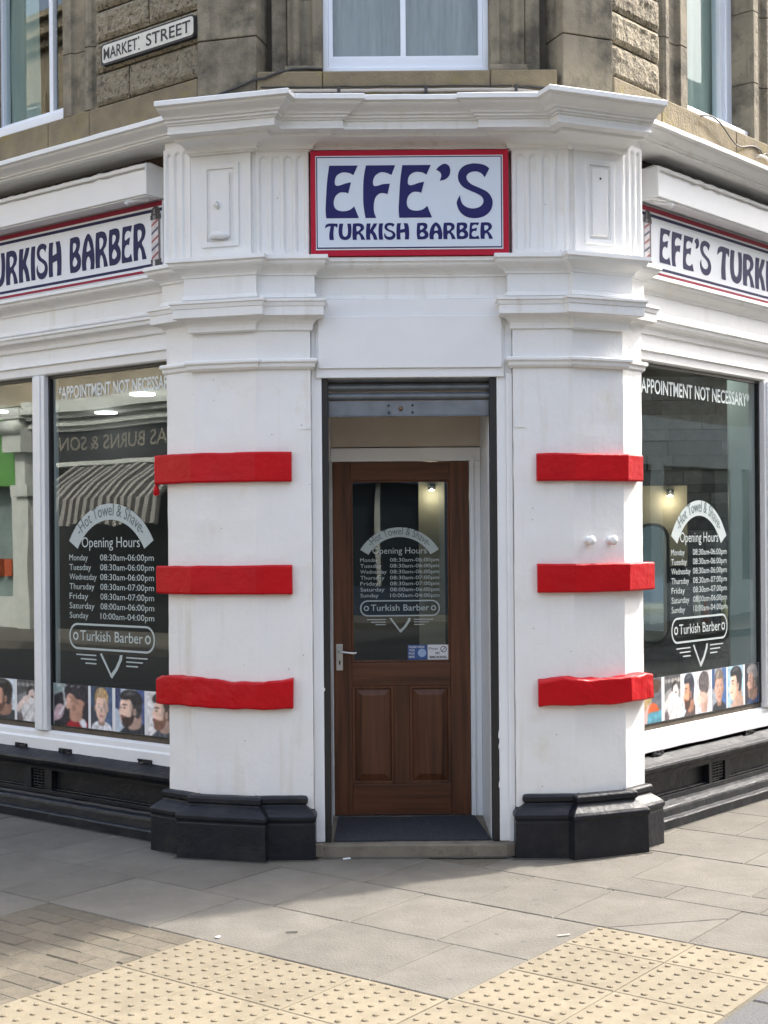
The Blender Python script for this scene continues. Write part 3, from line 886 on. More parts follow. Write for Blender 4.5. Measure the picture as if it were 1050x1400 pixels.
# mouldings that run across
ent_path = [LW.w(-4.4, YL)] + [LW.w(xl0, YL)] + left_pts(0.03, 0.028)[1:-1] + [(XL, YC), (XR, YC)] + right_pts(0.03, 0.028)[1:-1] + [RW.w(xr0, YR), RW.w(5.0, YR)]
MB().sweep(ent_path, ENT, M_WHITE, wob=0.0012, step=0.15).build('lower_cornice', SHOP, 0.002)
eL, eR = (LW.e[0], LW.e[1]), (RW.e[0], RW.e[1])
top_path = [shift(SL1, f2(L2, 0.022)), shift(SL2, f2(L2, 0.022)), SL2, (XL - 0.01, 7.0), (XL - 0.01, 7.022), (XR + 0.01, 7.022), (XR + 0.01, 7.0), SR2, shift(SR2, f2(R2, 0.022)), shift(SR1, f2(R2, 0.022))]
MB().sweep(top_path, TOPC, M_WHITE, sdir=eL, edir=eR, wob=0.002, step=0.14).build('top_cornice', SHOP, 0.002)
SIDEC = [(B_, 3.885), (0.290, 3.852), (0.298, 3.846), (0.298, 3.824), (0.280, 3.821)] + cyma(0.278, 3.819, 0.222, 3.778) + [(0.208, 3.776), (0.208, 3.766), (0.194, 3.765), (0.192, 3.761), (0.182, 3.760), (0.150, 3.759), (B_, 3.759)]
MB().sweep([LW.w(-4.4, YL), LW.w(xl1 + 0.02, YL)], SIDEC, M_WHITE, wob=0.002, step=0.14).build('side_cornice', SHOP, 0.002)
MB().sweep([RW.w(xr1 - 0.02, YR), RW.w(5.0, YR)], SIDEC, M_WHITE, wob=0.002, step=0.14).build('side_cornice', SHOP, 0.002)
SIDEA = [(B_, 2.884), (0.060, 2.876), (0.060, 2.862), (0.052, 2.856), (0.048, 2.838)] + cavetto(0.044, 2.834, 0.012, 2.796) + [(0.010, 2.786), (B_, 2.784)]
HEADM = [(B_, 2.706), (0.022, 2.702), (0.024, 2.690), (0.012, 2.684), (0.010, 2.640), (0.002, 2.632), (B_, 2.630)]
for pr, nm in ((SIDEA, 'architrave_moulding'), (HEADM, 'window_head_moulding')):
    MB().sweep([LW.w(-4.4, YL), LW.w(xl0 + 0.02, YL)], pr, M_WHITE, wob=0.0008, step=0.2).build(nm, SHOP, 0.0015)
    MB().sweep([RW.w(xr0 - 0.02, YR), RW.w(5.0, YR)], pr, M_WHITE, wob=0.0008, step=0.2).build(nm, SHOP, 0.0015)

# wall boards behind the mouldings
MB().box(LW, -4.4, xl0 + 0.05, YL + 0.004, YL + 0.12, 2.632, 3.678, M_WHITE).build('fascia_board', SHOP)
MB().box(RW, xr0 - 0.05, 5.0, YR + 0.004, YR + 0.12, 2.632, 3.678, M_WHITE).build('fascia_board', SHOP)
MB().box(LW, -4.4, xl0 + 0.18, YL + 0.004, YL + 0.12, 3.680, 3.80, M_BROWNVOID).build('decayed_board', SHOP)
MB().box(RW, xr0 - 0.16, 5.0, YR + 0.004, YR + 0.12, 3.680, 3.80, M_BROWNVOID).build('decayed_board', SHOP)
MB().box(F0, XL - 0.02, XR + 0.02, YC + 0.004, YC + 0.10, 2.84, 3.90, M_WHITE).build('frieze_board', SHOP)

# lintel board, posts of the doorway
D_ = MB()
D_.box(F0, -0.345, 0.630, 7.030, 7.12, 2.482, 2.888, M_TRIM)
D_.build('lintel_board', SHOP, 0.003)
MB().box(F0, -0.334, 0.618, 7.018, 7.028, 2.53, 2.80, M_TRIM).build('lintel_panel', SHOP, 0.002)
for xa, xb in ((-0.373, -0.319), (0.592, 0.673)):
    MB().box(F0, xa, xb, 7.045, 7.13, 0.066, 2.885, M_TRIM).build('door_post', SHOP, 0.004)
MB().box(F0, 0.640, 0.672, 7.030, 7.043, 0.066, 2.50, M_TRIM).build('door_post_trim', SHOP, 0.003)

# roller shutter
SHU = empty('roller_shutter', (0.137, 7.09, 2.29), parent=SHOP)
for xa, xb in ((-0.3185, -0.287), (0.556, 0.5915)):
    MB().box(F0, xa, xb, 7.052, 7.13, 0.064, 2.481, M_GUIDE).build('guide', SHU, 0.003)
zs = 2.371
for k in range(3):
    h = (0.040, 0.036, 0.036)[k]
    prof = [(7.100 - 0.020 * math.sin(math.pi * t / 8), zs + h * t / 8) for t in range(9)]
    mb = MB()
    vs = [(x, y, z) for x in (-0.2865, 0.5555) for y, z in prof] + [(x, 7.108, z) for x in (-0.2865, 0.5555) for z in (zs, zs + h)]
    n = len(prof)
    mb.add(vs, [(i, i + 1, n + i + 1, n + i) for i in range(n - 1)], M_GALV, True)
    mb.build('slat', SHU)
    zs += h + 0.009
br = MB().box(F0, -0.2865, 0.5555, 7.090, 7.104, 2.290, 2.366, M_GALV).box(F0, -0.2865, 0.5555, 7.078, 7.104, 2.284, 2.289, M_GALV).build('bottom_rail', SHU, 0.002)
for bx in (0.03, 0.155):
    for bz in (2.305, 2.343):
        MB().tube([(bx, 7.090, bz), (bx, 7.086, bz)], 0.006, M_GUIDE, 10).build('rivet', SHU)
MB().tube([(0.093, 7.091, 2.326), (0.093, 7.084, 2.326)], 0.012, pbr('rusty_lock', (0.16, 0.10, 0.06), None, rough=0.7), 12).build('lock', SHU)
MB().box(F0, -0.2865, 0.5555, 7.112, 7.30, 2.445, 2.60, M_GUIDE).build('shutter_box', SHU)

# recess behind the shutter
rc = MB()
rc.box(F0, -0.42, -0.300, 7.135, 7.90, 0.0, 2.6, M_TRIM)
rc.box(F0, 0.552, 0.70, 7.135, 7.90, 0.0, 2.6, M_TRIM)
rc.box(F0, -0.300, 0.552, 7.31, 7.90, 2.44, 2.6, M_SHADED_WHITE)
rc.build('doorway_recess', SHOP)
MB().box(F0, -0.300, 0.552, 7.715, 7.80, 2.166, 2.44, M_SHADED_WHITE).build('transom_board', SHOP, 0.002)
st = MB()
st.plan([(-0.372, 6.995), (0.672, 6.985), (0.672, 7.9), (-0.372, 7.9)], -0.05, 0.062, M_STEP)
st.v = [(x + noise.noise(Vector((x * 9, y * 9, z * 9))) * 0.006, y + noise.noise(Vector((x * 7, y, z))) * 0.006, z) for x, y, z in st.v]
st.build('doorstep', SHOP, 0.008)
for bx in (-0.355, 0.655):
    rb = MB().box(F0, bx - 0.035, bx + 0.03, 6.985, 7.044, 0.0, 0.066, M_STEP)
    rb.v = [(x + noise.noise(Vector((x * 40, y * 40, z * 40))) * 0.012, y + noise.noise(Vector((x * 30 + 3, y * 30, z * 30))) * 0.012, z) for x, y, z in rb.v]
    rb.build('rubble_block', SHOP, 0.006)

# door frame and door
fm = MB()
fm.box(F0, -0.299, 0.551, 7.700, 7.80, 2.084, 2.160, M_TRIM)
fm.box(F0, 0.487, 0.551, 7.700, 7.80, 0.064, 2.0835, M_TRIM)
fm.box(F0, -0.299, -0.294, 7.700, 7.80, 0.064, 2.0835, M_TRIM)
fm.box(F0, 0.492, 0.512, 7.688, 7.6995, 0.064, 2.10, M_TRIM)
fm.build('door_frame', SHOP, 0.003)
DOOR = empty('door', (0.095, 7.72, 0.07), parent=SHOP)
Y0, Y1 = 7.712, 7.752
MB().box(F0, -0.292, -0.190, Y0, Y1, 0.070, 2.081, M_WOOD).build('stile', DOOR, 0.003)
MB().box(F0, 0.374, 0.485, Y0, Y1, 0.070, 2.081, M_WOOD).build('stile', DOOR, 0.003)
MB().box(F0, -0.1895, 0.3735, Y0 + .0008, Y1, 1.978, 2.080, M_WOODH).build('rail', DOOR, 0.003)
MB().box(F0, -0.1895, 0.3735, Y0 + .0008, Y1, 0.806, 0.938, M_WOODH).build('rail', DOOR, 0.003)
MB().box(F0, -0.1895, 0.3735, Y0 + .0008, Y1, 0.071, 0.246, M_WOODH).build('rail', DOOR, 0.003)
MB().box(F0, 0.050, 0.137, Y0 + .0004, Y1, 0.2465, 0.8055, M_WOOD).build('muntin', DOOR, 0.003)
for xa, xb in ((-0.1895, 0.0495), (0.1375, 0.3735)):
    mb = MB()
    e1, e2 = 0.016, 0.055
    za, zb = 0.2465, 0.8055
    mb.prism(F0, [(xa, za), (xb, za), (xb, zb), (xa, zb)], Y0 + 0.006, Y1, M_WOOD, [[(xa + e1, za + e1), (xb - e1, za + e1), (xb - e1, zb - e1), (xa + e1, zb - e1)]])
    q = [(xa + e1, za + e1), (xb - e1, za + e1), (xb - e1, zb - e1), (xa + e1, zb - e1)]
    r_ = [(xa + e2, za + e2), (xb - e2, za + e2), (xb - e2, zb - e2), (xa + e2, zb - e2)]
    mb.add([(a, Y0 + 0.020, b) for a, b in q] + [(a, Y0 + 0.007, b) for a, b in r_], [(0, 1, 5, 4), (1, 2, 6, 5), (2, 3, 7, 6), (3, 0, 4, 7), (4, 5, 6, 7)], M_WOOD)
    mb.build('panel', DOOR, 0.002)
gb = MB().prism(F0, [(-0.1895, 0.9385), (0.3735, 0.9385), (0.3735, 1.9775), (-0.1895, 1.9775)], Y0 + 0.006, Y0 + 0.022, M_WOOD,
                [[(-0.178, 0.950), (0.362, 0.950), (0.362, 1.966), (-0.178, 1.966)]])
gb.build('glazing_bead', DOOR, 0.004)
MB().box(F0, -0.179, 0.363, Y0 + 0.0225, Y0 + 0.027, 0.949, 1.967, M_GLASS3).build('pane', DOOR)
hours_decal(DOOR, F0, 0.088, 1.708, 1.0, 1.0, Y0 + 0.0205)
hb = MB().box(F0, -0.278, -0.240, Y0 - 0.005, Y0 + 0.001, 0.895, 1.045, M_CHROME)
hb.tube([(-0.258, Y0 - 0.004, 1.005), (-0.258, Y0 - 0.045, 1.005), (-0.245, Y0 - 0.052, 1.004), (-0.205, Y0 - 0.054, 0.999), (-0.175, Y0 - 0.05, 0.995), (-0.160, Y0 - 0.046, 1.0)], [0.009, 0.009, 0.008, 0.007, 0.008, 0.006], M_CHROME, 10)
hb.build('handle', DOOR, 0.002)
MB().box(F0, -0.262, -0.254, Y0 - 0.0064, Y0 - 0.0052, 0.928, 0.952, M_DARK).build('keyhole', DOOR)
sk = MB()
yS = Y0 + 0.0195
sk.box(F0, 0.131, 0.243, yS, yS + 0.001, 0.951, 1.036, pbr('blue_sticker', (0.04, 0.10, 0.30), None, rough=0.5))
MW = pbr('white_print', (0.75, 0.76, 0.78), None, rough=0.5)
MI = pbr('black_print', (0.02, 0.02, 0.025), None, rough=0.5)
sk.box(F0, 0.2445, 0.362, yS, yS + 0.001, 0.951, 1.036, MW)
for i, (t, w) in enumerate((('PLEASE WEAR', 0.09), ('YOUR', 0.034), ('FACE', 0.032), ('MASK', 0.034))):
    put_font(sk, F0, t, 0.137, 1.018 - i * 0.0185, w, 0.0115, yS - 0.0006, MW, 0.02)
sk.prism(F0, arc_pts(0.212, 0.990, 0.024, 0, 2 * math.pi, 16)[:-1], yS - 0.0006, None, pbr('pale_blue_print', (0.35, 0.5, 0.7), None))
put_font(sk, F0, 'Please', 0.252, 1.008, 0.05, 0.014, yS - 0.0006, MI, 0.0)
put_font(sk, F0, 'NO', 0.288, 0.982, 0.024, 0.0125, yS - 0.0006, MI, 0.03)
put_font(sk, F0, 'SMOKING', 0.254, 0.9595, 0.098, 0.0125, yS - 0.0006, MI, 0.03)
sk.prism(F0, arc_pts(0.335, 1.010, 0.018, 0, 2 * math.pi, 18)[:-1], yS - 0.0006, None, MI, [arc_pts(0.335, 1.010, 0.014, 0, 2 * math.pi, 18)[:-1]])
sk.prism(F0, [(0.324, 1.0), (0.327, 0.998), (0.347, 1.02), (0.344, 1.022)], yS - 0.0008, None, MI)
sk.build('stickers', DOOR, normals=False)
MB().box(F0, -0.292, 0.486, 7.690, 7.78, 0.063, 0.068, M_CHROME).build('threshold_strip', SHOP)

# door mat
mt = MB()
nx, ny = 60, 26
P4 = [(-0.275, 7.062), (0.545, 7.075), (0.500, 7.672), (-0.270, 7.660)]
vs, fs = [], []
for j in range(ny + 1):
    for i in range(nx + 1):
        u, v = i / nx, j / ny
        x = (P4[0][0] * (1 - u) + P4[1][0] * u) * (1 - v) + (P4[3][0] * (1 - u) + P4[2][0] * u) * v
        y = (P4[0][1] * (1 - u) + P4[1][1] * u) * (1 - v) + (P4[3][1] * (1 - u) + P4[2][1] * u) * v
        y += noise.noise(Vector((x * 6, v, 3))) * 0.008 * (1 - v)
        rib = 0.005 * (j % 2)
        vs.append((x, y, 0.071 + rib + noise.noise(Vector((x * 5, y * 5, 1))) * 0.003))
for j in range(ny):
    for i in range(nx):
        a = j * (nx + 1) + i
        fs.append((a, a + 1, a + nx + 2, a + nx + 1))
o = len(vs)
ring = list(range(nx + 1)) + [j * (nx + 1) + nx for j in range(1, ny + 1)] + [ny * (nx + 1) + i for i in range(nx - 1, -1, -1)] + [j * (nx + 1) for j in range(ny - 1, 0, -1)]
for q in ring:
    vs.append((vs[q][0], vs[q][1], 0.0625))
for a in range(len(ring)):
    b = (a + 1) % len(ring)
    fs.append((ring[a], ring[b], o + b, o + a))
mt.add(vs, fs, M_MAT)
mt.build('doormat', label='dark navy ribbed doormat lying on the step before the brown door', cat='doormat')

# ------------------------------------------------------------------ haircut prints for the windows
PAL = {}
def ink(r, g, b):
    k = (r, g, b)
    if k not in PAL:
        lin = [((c / 255 + 0.055) / 1.055) ** 2.4 if c > 10 else c / 3294 for c in k]
        a_ = tuple(min(0.8, c * 1.15) for c in lin)
        PAL[k] = pbr('print_ink_%d' % len(PAL), a_, tuple(c * 0.62 for c in a_), 38, rough=0.6)
    return PAL[k]

import numpy as np

def print_material():
    m = bpy.data.materials.new('photo_print'); m.use_nodes = True
    at = m.node_tree.nodes.new('ShaderNodeAttribute'); at.attribute_name = 'print'
    b = m.node_tree.nodes['Principled BSDF']
    m.node_tree.links.new(at.outputs['Color'], b.inputs['Base Color'])
    b.inputs['Roughness'].default_value = 0.55
    return m
M_PRINT = print_material()
RNG = np.random.default_rng(5)

def blur(a, n=1):
    for _ in range(n):
        p = np.pad(a, 1, mode='edge')
        a = (p[:-2, 1:-1] + p[2:, 1:-1] + p[1:-1, :-2] + p[1:-1, 2:] + 2 * p[1:-1, 1:-1]) / 6
    return a

def portrait(parent, fr, x0, x1, z0, z1, y, style, bgc, hair, skin, cloth, flip=False, beard=None, bg2=None):
    W_, H_ = 52, 72
    uu, vv = np.meshgrid((np.arange(W_) + 0.5) / W_, (np.arange(H_) + 0.5) / H_)
    img = np.zeros((H_, W_, 3))
    n1 = blur(RNG.random((H_, W_)), 1); n2 = blur(RNG.random((H_, W_)), 14); n2 = (n2 - n2.min()) / (np.ptp(n2) + 1e-9)
    strand = RNG.random((H_ // 6 + 2, W_)).repeat(6, axis=0)[:H_]

    def poly(pts, col, sm=True):
        q = smooth_loop(pts, 4) if sm else [(p[0], p[1]) for p in pts]
        m = np.zeros((H_, W_), bool)
        for (ax, ay), (bx, by) in zip(q, q[1:] + q[:1]):
            if ay == by:
                continue
            m ^= ((ay > vv) != (by > vv)) & (uu < (bx - ax) * (vv - ay) / (by - ay) + ax)
        k = blur(m.astype(float), 2)[..., None]
        c = np.ones((H_, W_, 3)) * np.array(col, float)
        near = lambda ref: ref is not None and sum(abs(a - b) for a, b in zip(col, ref)) < 90 and max(ref) < 190
        if near(hair) or near(beard):
            c = c * (0.62 + 0.62 * strand[..., None] * 0.6 + 0.3 * n1[..., None]) + 14 * (strand[..., None] > 0.86)
        elif col[0] > col[2] + 18 and col[0] > 110:      # skin: rounded light from the upper left of the studio
            c = c * (1.12 - 0.30 * np.clip(uu - 0.18, 0, 1) + 0.12 * (vv - 0.5))[..., None] * (0.90 + 0.2 * n2[..., None])
        else:
            c = c * (0.80 + 0.40 * n2[..., None]) * (0.95 + 0.1 * n1[..., None])
        img[:] = img * (1 - k) + c * k

    def ell(cx, cz, rx, rz, col, n=14):
        poly([(cx + rx * math.cos(2 * math.pi * i / n), cz + rz * math.sin(2 * math.pi * i / n)) for i in range(n)], col, False)
    dk = lambda c, k=0.72: tuple(int(v * k) for v in c)
    lt = lambda c, k=0.3: tuple(int(v + (255 - v) * k) for v in c)
    poly([(0, 0), (1, 0), (1, 1), (0, 1)], bgc, False)
    if bg2:
        poly([(0.62, 0), (1, 0), (1, 1), (0.7, 1)], bg2, False)
        poly([(0, 0.55), (0.18, 0.5), (0.2, 1), (0, 1)], dk(bg2, .8), False)
    if style == 'front':
        poly([(0.02, 0, C), (0.98, 0, C), (0.9, 0.12), (0.66, 0.2), (0.34, 0.2), (0.1, 0.12)], cloth)
        poly([(0.36, 0.12), (0.64, 0.12), (0.62, 0.34), (0.38, 0.34)], dk(skin))
        ell(0.22, 0.5, 0.05, 0.08, dk(skin, .85)); ell(0.78, 0.5, 0.05, 0.08, dk(skin, .8))
        poly([(0.24, 0.6), (0.27, 0.36), (0.4, 0.21), (0.5, 0.185), (0.6, 0.21), (0.73, 0.36), (0.76, 0.6), (0.7, 0.76), (0.5, 0.8), (0.3, 0.76)], skin)
        poly([(0.60, 0.75), (0.73, 0.6), (0.71, 0.36), (0.58, 0.215), (0.64, 0.40), (0.63, 0.6)], dk(skin, .86))
        if beard:
            poly([(0.25, 0.48), (0.28, 0.34), (0.4, 0.19), (0.5, 0.165), (0.6, 0.19), (0.72, 0.34), (0.75, 0.48), (0.64, 0.37), (0.5, 0.36), (0.36, 0.37)], beard)
        poly([(0.21, 0.58), (0.19, 0.78), (0.3, 0.93), (0.5, 0.98), (0.72, 0.92), (0.81, 0.76), (0.79, 0.58), (0.74, 0.68), (0.66, 0.745), (0.5, 0.735), (0.34, 0.745), (0.26, 0.68)], hair)
        poly([(0.3, 0.78), (0.42, 0.95), (0.55, 0.96), (0.44, 0.8)], lt(hair, .22))
        for sx in (0.38, 0.62):
            ell(sx, 0.535, 0.055, 0.02, (235, 230, 225)); ell(sx, 0.535, 0.024, 0.02, (50, 40, 35))
            poly([(sx - 0.085, 0.585), (sx, 0.61), (sx + 0.085, 0.585), (sx, 0.592)], dk(hair, .8))
        poly([(0.47, 0.52), (0.53, 0.52), (0.56, 0.415), (0.5, 0.395), (0.44, 0.415)], dk(skin, .88))
        poly([(0.41, 0.325), (0.5, 0.34), (0.59, 0.325), (0.5, 0.295)], (165, 95, 90))
    elif style in ('side', 'down', 'three'):
        a = 0.0
        poly([(0.15, 0, C), (1.0, 0, C), (1.0, 0.22, C), (0.72, 0.26), (0.42, 0.18)], cloth)
        poly([(0.46, 0.1), (0.86, 0.16), (0.84, 0.5), (0.5, 0.42)], dk(skin, .82))
        if style == 'side':
            poly([(0.30, 0.78), (0.24, 0.6), (0.155, 0.485), (0.215, 0.455), (0.205, 0.41), (0.23, 0.385), (0.225, 0.33), (0.30, 0.25), (0.5, 0.30), (0.72, 0.42), (0.80, 0.66), (0.6, 0.84)], skin)
        elif style == 'down':
            poly([(0.26, 0.74), (0.20, 0.58), (0.10, 0.40), (0.17, 0.375), (0.17, 0.32), (0.205, 0.295), (0.22, 0.22), (0.34, 0.17), (0.55, 0.27), (0.74, 0.42), (0.80, 0.66), (0.58, 0.82)], skin)
        else:
            poly([(0.22, 0.74), (0.16, 0.55), (0.12, 0.45), (0.17, 0.41), (0.2, 0.26), (0.36, 0.17), (0.56, 0.23), (0.74, 0.42), (0.82, 0.66), (0.6, 0.84)], skin)
        poly([(0.5, 0.68), (0.7, 0.64), (0.72, 0.42), (0.55, 0.3), (0.52, 0.45)], dk(skin, .86))
        if beard:
            poly([(0.20, 0.40), (0.22, 0.30), (0.24, 0.18), (0.36, 0.13), (0.55, 0.20), (0.66, 0.38), (0.68, 0.54), (0.58, 0.52), (0.54, 0.38), (0.36, 0.37)], beard)
        poly([(0.60, 0.62), (0.64, 0.42), (0.80, 0.36), (0.90, 0.55), (0.86, 0.75), (0.72, 0.80)], dk(hair, 1.25) if sum(hair) < 250 else dk(hair, .75))
        poly([(0.20, 0.76), (0.18, 0.86), (0.32, 0.96), (0.6, 0.985), (0.82, 0.92), (0.92, 0.76), (0.88, 0.62), (0.74, 0.66), (0.66, 0.62), (0.58, 0.66), (0.52, 0.755), (0.34, 0.75)], hair)
        poly([(0.30, 0.86), (0.5, 0.94), (0.72, 0.90), (0.5, 0.86)], lt(hair, .18))
        ell(0.665, 0.49, 0.055, 0.085, dk(skin, .95)); ell(0.67, 0.49, 0.028, 0.05, dk(skin, .65))
        poly([(0.22, 0.625), (0.32, 0.655), (0.44, 0.625), (0.32, 0.632)], dk(hair, .8))
        ell(0.31, 0.565, 0.05, 0.014, (60, 45, 40))
        poly([(0.20, 0.375), (0.30, 0.365), (0.31, 0.345), (0.21, 0.35)], (150, 88, 80))
        if style == 'three':
            ell(0.2, 0.565, 0.03, 0.013, (60, 45, 40))
    elif style == 'back':
        poly([(0.05, 0, C), (0.95, 0, C), (0.85, 0.14), (0.6, 0.2), (0.3, 0.18)], cloth)
        poly([(0.34, 0.05), (0.72, 0.05), (0.74, 0.4), (0.34, 0.4)], dk(skin, .85))
        poly([(0.24, 0.55), (0.3, 0.3), (0.5, 0.24), (0.7, 0.3), (0.8, 0.55), (0.78, 0.75), (0.3, 0.75)], skin)
        poly([(0.2, 0.6), (0.2, 0.82), (0.45, 0.96), (0.75, 0.92), (0.86, 0.72), (0.8, 0.5), (0.66, 0.46), (0.5, 0.5), (0.34, 0.5)], dk(hair, 1.3))
        poly([(0.18, 0.66), (0.2, 0.85), (0.45, 0.98), (0.75, 0.94), (0.86, 0.78), (0.7, 0.70), (0.5, 0.62), (0.3, 0.64)], hair)
        for i in range(5):
            poly([(0.24 + i * .12, 0.68), (0.30 + i * .11, 0.9), (0.33 + i * .11, 0.9), (0.29 + i * .12, 0.68)], lt(hair, .25))
        ell(0.30, 0.45, 0.05, 0.09, dk(skin, .9)); ell(0.31, 0.45, 0.025, 0.05, dk(skin, .65))
        for i in range(3):
            poly([(0.06, 0.5 - i * .1), (0.28, 0.42 - i * .07), (0.29, 0.37 - i * .07), (0.05, 0.43 - i * .1)], lt(skin, .1))
    elif style == 'shave':
        poly([(0, 0.6), (0.4, 0.72), (1, 0.66), (1, 1), (0, 1)], (70, 70, 72), False)
        for i in range(5):
            ell(0.1 + i * .2, 0.88, 0.09, 0.05, (120 + i * 14, 120 + i * 12, 122 + i * 10))
        poly([(0.16, 0, C), (1, 0, C), (1, 0.42), (0.7, 0.5), (0.34, 0.46), (0.2, 0.25)], (216, 214, 214))
        poly([(0.3, 0.12), (0.7, 0.44), (0.74, 0.42), (0.36, 0.06)], (180, 178, 180))
        poly([(0.7, 0.05), (0.82, 0.4), (0.86, 0.4), (0.78, 0.03)], (186, 184, 186))
        poly([(0.44, 0.5), (0.52, 0.74), (0.72, 0.80), (0.86, 0.64), (0.8, 0.44), (0.6, 0.40)], skin)
        poly([(0.44, 0.62), (0.5, 0.80), (0.7, 0.88), (0.72, 0.80), (0.56, 0.74), (0.5, 0.6)], hair)
        ell(0.7, 0.6, 0.05, 0.03, (90, 70, 66)); ell(0.66, 0.5, 0.14, 0.08, (232, 230, 230))
        poly([(0, 0.36), (0.2, 0.5), (0.46, 0.64), (0.5, 0.58), (0.36, 0.44), (0.16, 0.26), (0, 0.2)], dk(skin, .95))
        for i in range(3):
            poly([(0.3, 0.58 - i * .05), (0.56, 0.63 - i * .06), (0.56, 0.60 - i * .06), (0.3, 0.54 - i * .05)], lt(skin, .12 * i))
        poly([(0, 0.1), (0.2, 0.2), (0.28, 0.0), (0, 0)], (90, 80, 82))
    elif style == 'cutting':
        poly([(0.0, 0.7), (0.3, 0.82), (0.36, 1), (0, 1)], (120, 140, 140), False)
        for i in range(5):
            poly([(0.1 + i * .2, 0.92), (0.24 + i * .17, 0.95), (0.24 + i * .17, 0.97), (0.1 + i * .2, 0.95)], (200, 200, 205), False)
        poly([(0.34, 0, C), (1, 0, C), (1, 0.12), (0.8, 0.2), (0.5, 0.16)], cloth)
        poly([(0.82, 0.0), (0.94, 0.0), (0.9, 0.18), (0.72, 0.22), (0.7, 0.18)], (220, 225, 235))
        poly([(0.5, 0.14), (0.78, 0.16), (0.84, 0.45), (0.86, 0.62), (0.5, 0.66), (0.46, 0.4)], skin)
        poly([(0.46, 0.56), (0.5, 0.8), (0.66, 0.9), (0.86, 0.82), (0.9, 0.6), (0.8, 0.66), (0.6, 0.64)], hair)
        ell(0.58, 0.44, 0.05, 0.08, dk(skin, .8))
        poly([(0.32, 0.5), (0.42, 0.76), (0.56, 0.74), (0.72, 0.56), (0.66, 0.54), (0.52, 0.62), (0.5, 0.46), (0.4, 0.4)], lt(skin, .12))
        for i in range(3):
            poly([(0.44 + i * .07, 0.70 - i * .02), (0.60 + i * .05, 0.56 - i * .02), (0.62 + i * .05, 0.58 - i * .02), (0.48 + i * .07, 0.73 - i * .02)], dk(skin, .8))
        poly([(0.0, 0.3), (0.12, 0.5), (0.3, 0.46), (0.24, 0.2), (0, 0.1)], (176, 150, 158))
        poly([(0.26, 0.9), (0.3, 0.9), (0.36, 0.5), (0.31, 0.5)], (205, 210, 215), False)
        poly([(0.14, 0.26), (0.36, 0.58), (0.39, 0.56), (0.18, 0.24)], (205, 210, 215), False)
    elif style == 'hands':
        poly([(0, 0.0), (0.5, 0.0), (0.62, 0.5), (0.5, 0.85), (0, 0.95)], (168, 140, 140))
        poly([(0.35, 0.3), (0.6, 0.5), (0.72, 0.85), (0.6, 0.9), (0.42, 0.62)], (150, 125, 80))
        poly([(0.55, 0.86), (0.7, 0.98), (0.95, 0.9), (0.9, 0.7), (0.7, 0.66)], hair)
        poly([(0.5, 0.3), (0.66, 0.45), (0.86, 0.34), (0.9, 0.1), (0.55, 0.1)], (214, 84, 40))
        poly([(0.45, 0.0), (1, 0.0), (1, 0.26), (0.5, 0.24)], (70, 130, 150), False)
        for i in range(3):
            poly([(0.1 + i * .14, 0.0), (0.18 + i * .14, 0.4), (0.22 + i * .14, 0.4), (0.16 + i * .14, 0.0)], (190, 158, 150))
    out = np.stack([blur(img[..., c], 1) for c in range(3)], -1)
    if flip:
        out = out[:, ::-1]
    out = np.clip(out / 255, 0, 1) ** 2.0 * 1.05
    mb = MB().grid(fr, x0, x1, z0, z1, W_ - 1, H_ - 1, lambda a, b: y, M_PRINT)
    o = mb.build('haircut_print', parent, normals=False)
    at = o.data.color_attributes.new('print', 'FLOAT_COLOR', 'POINT')
    at.data.foreach_set('color', np.concatenate([out.reshape(-1, 3), np.ones((W_ * H_, 1))], 1).astype(np.float32).ravel())
    return o

# ------------------------------------------------------------------ shop windows, stall risers
def uniq(mb_):
    return mb_

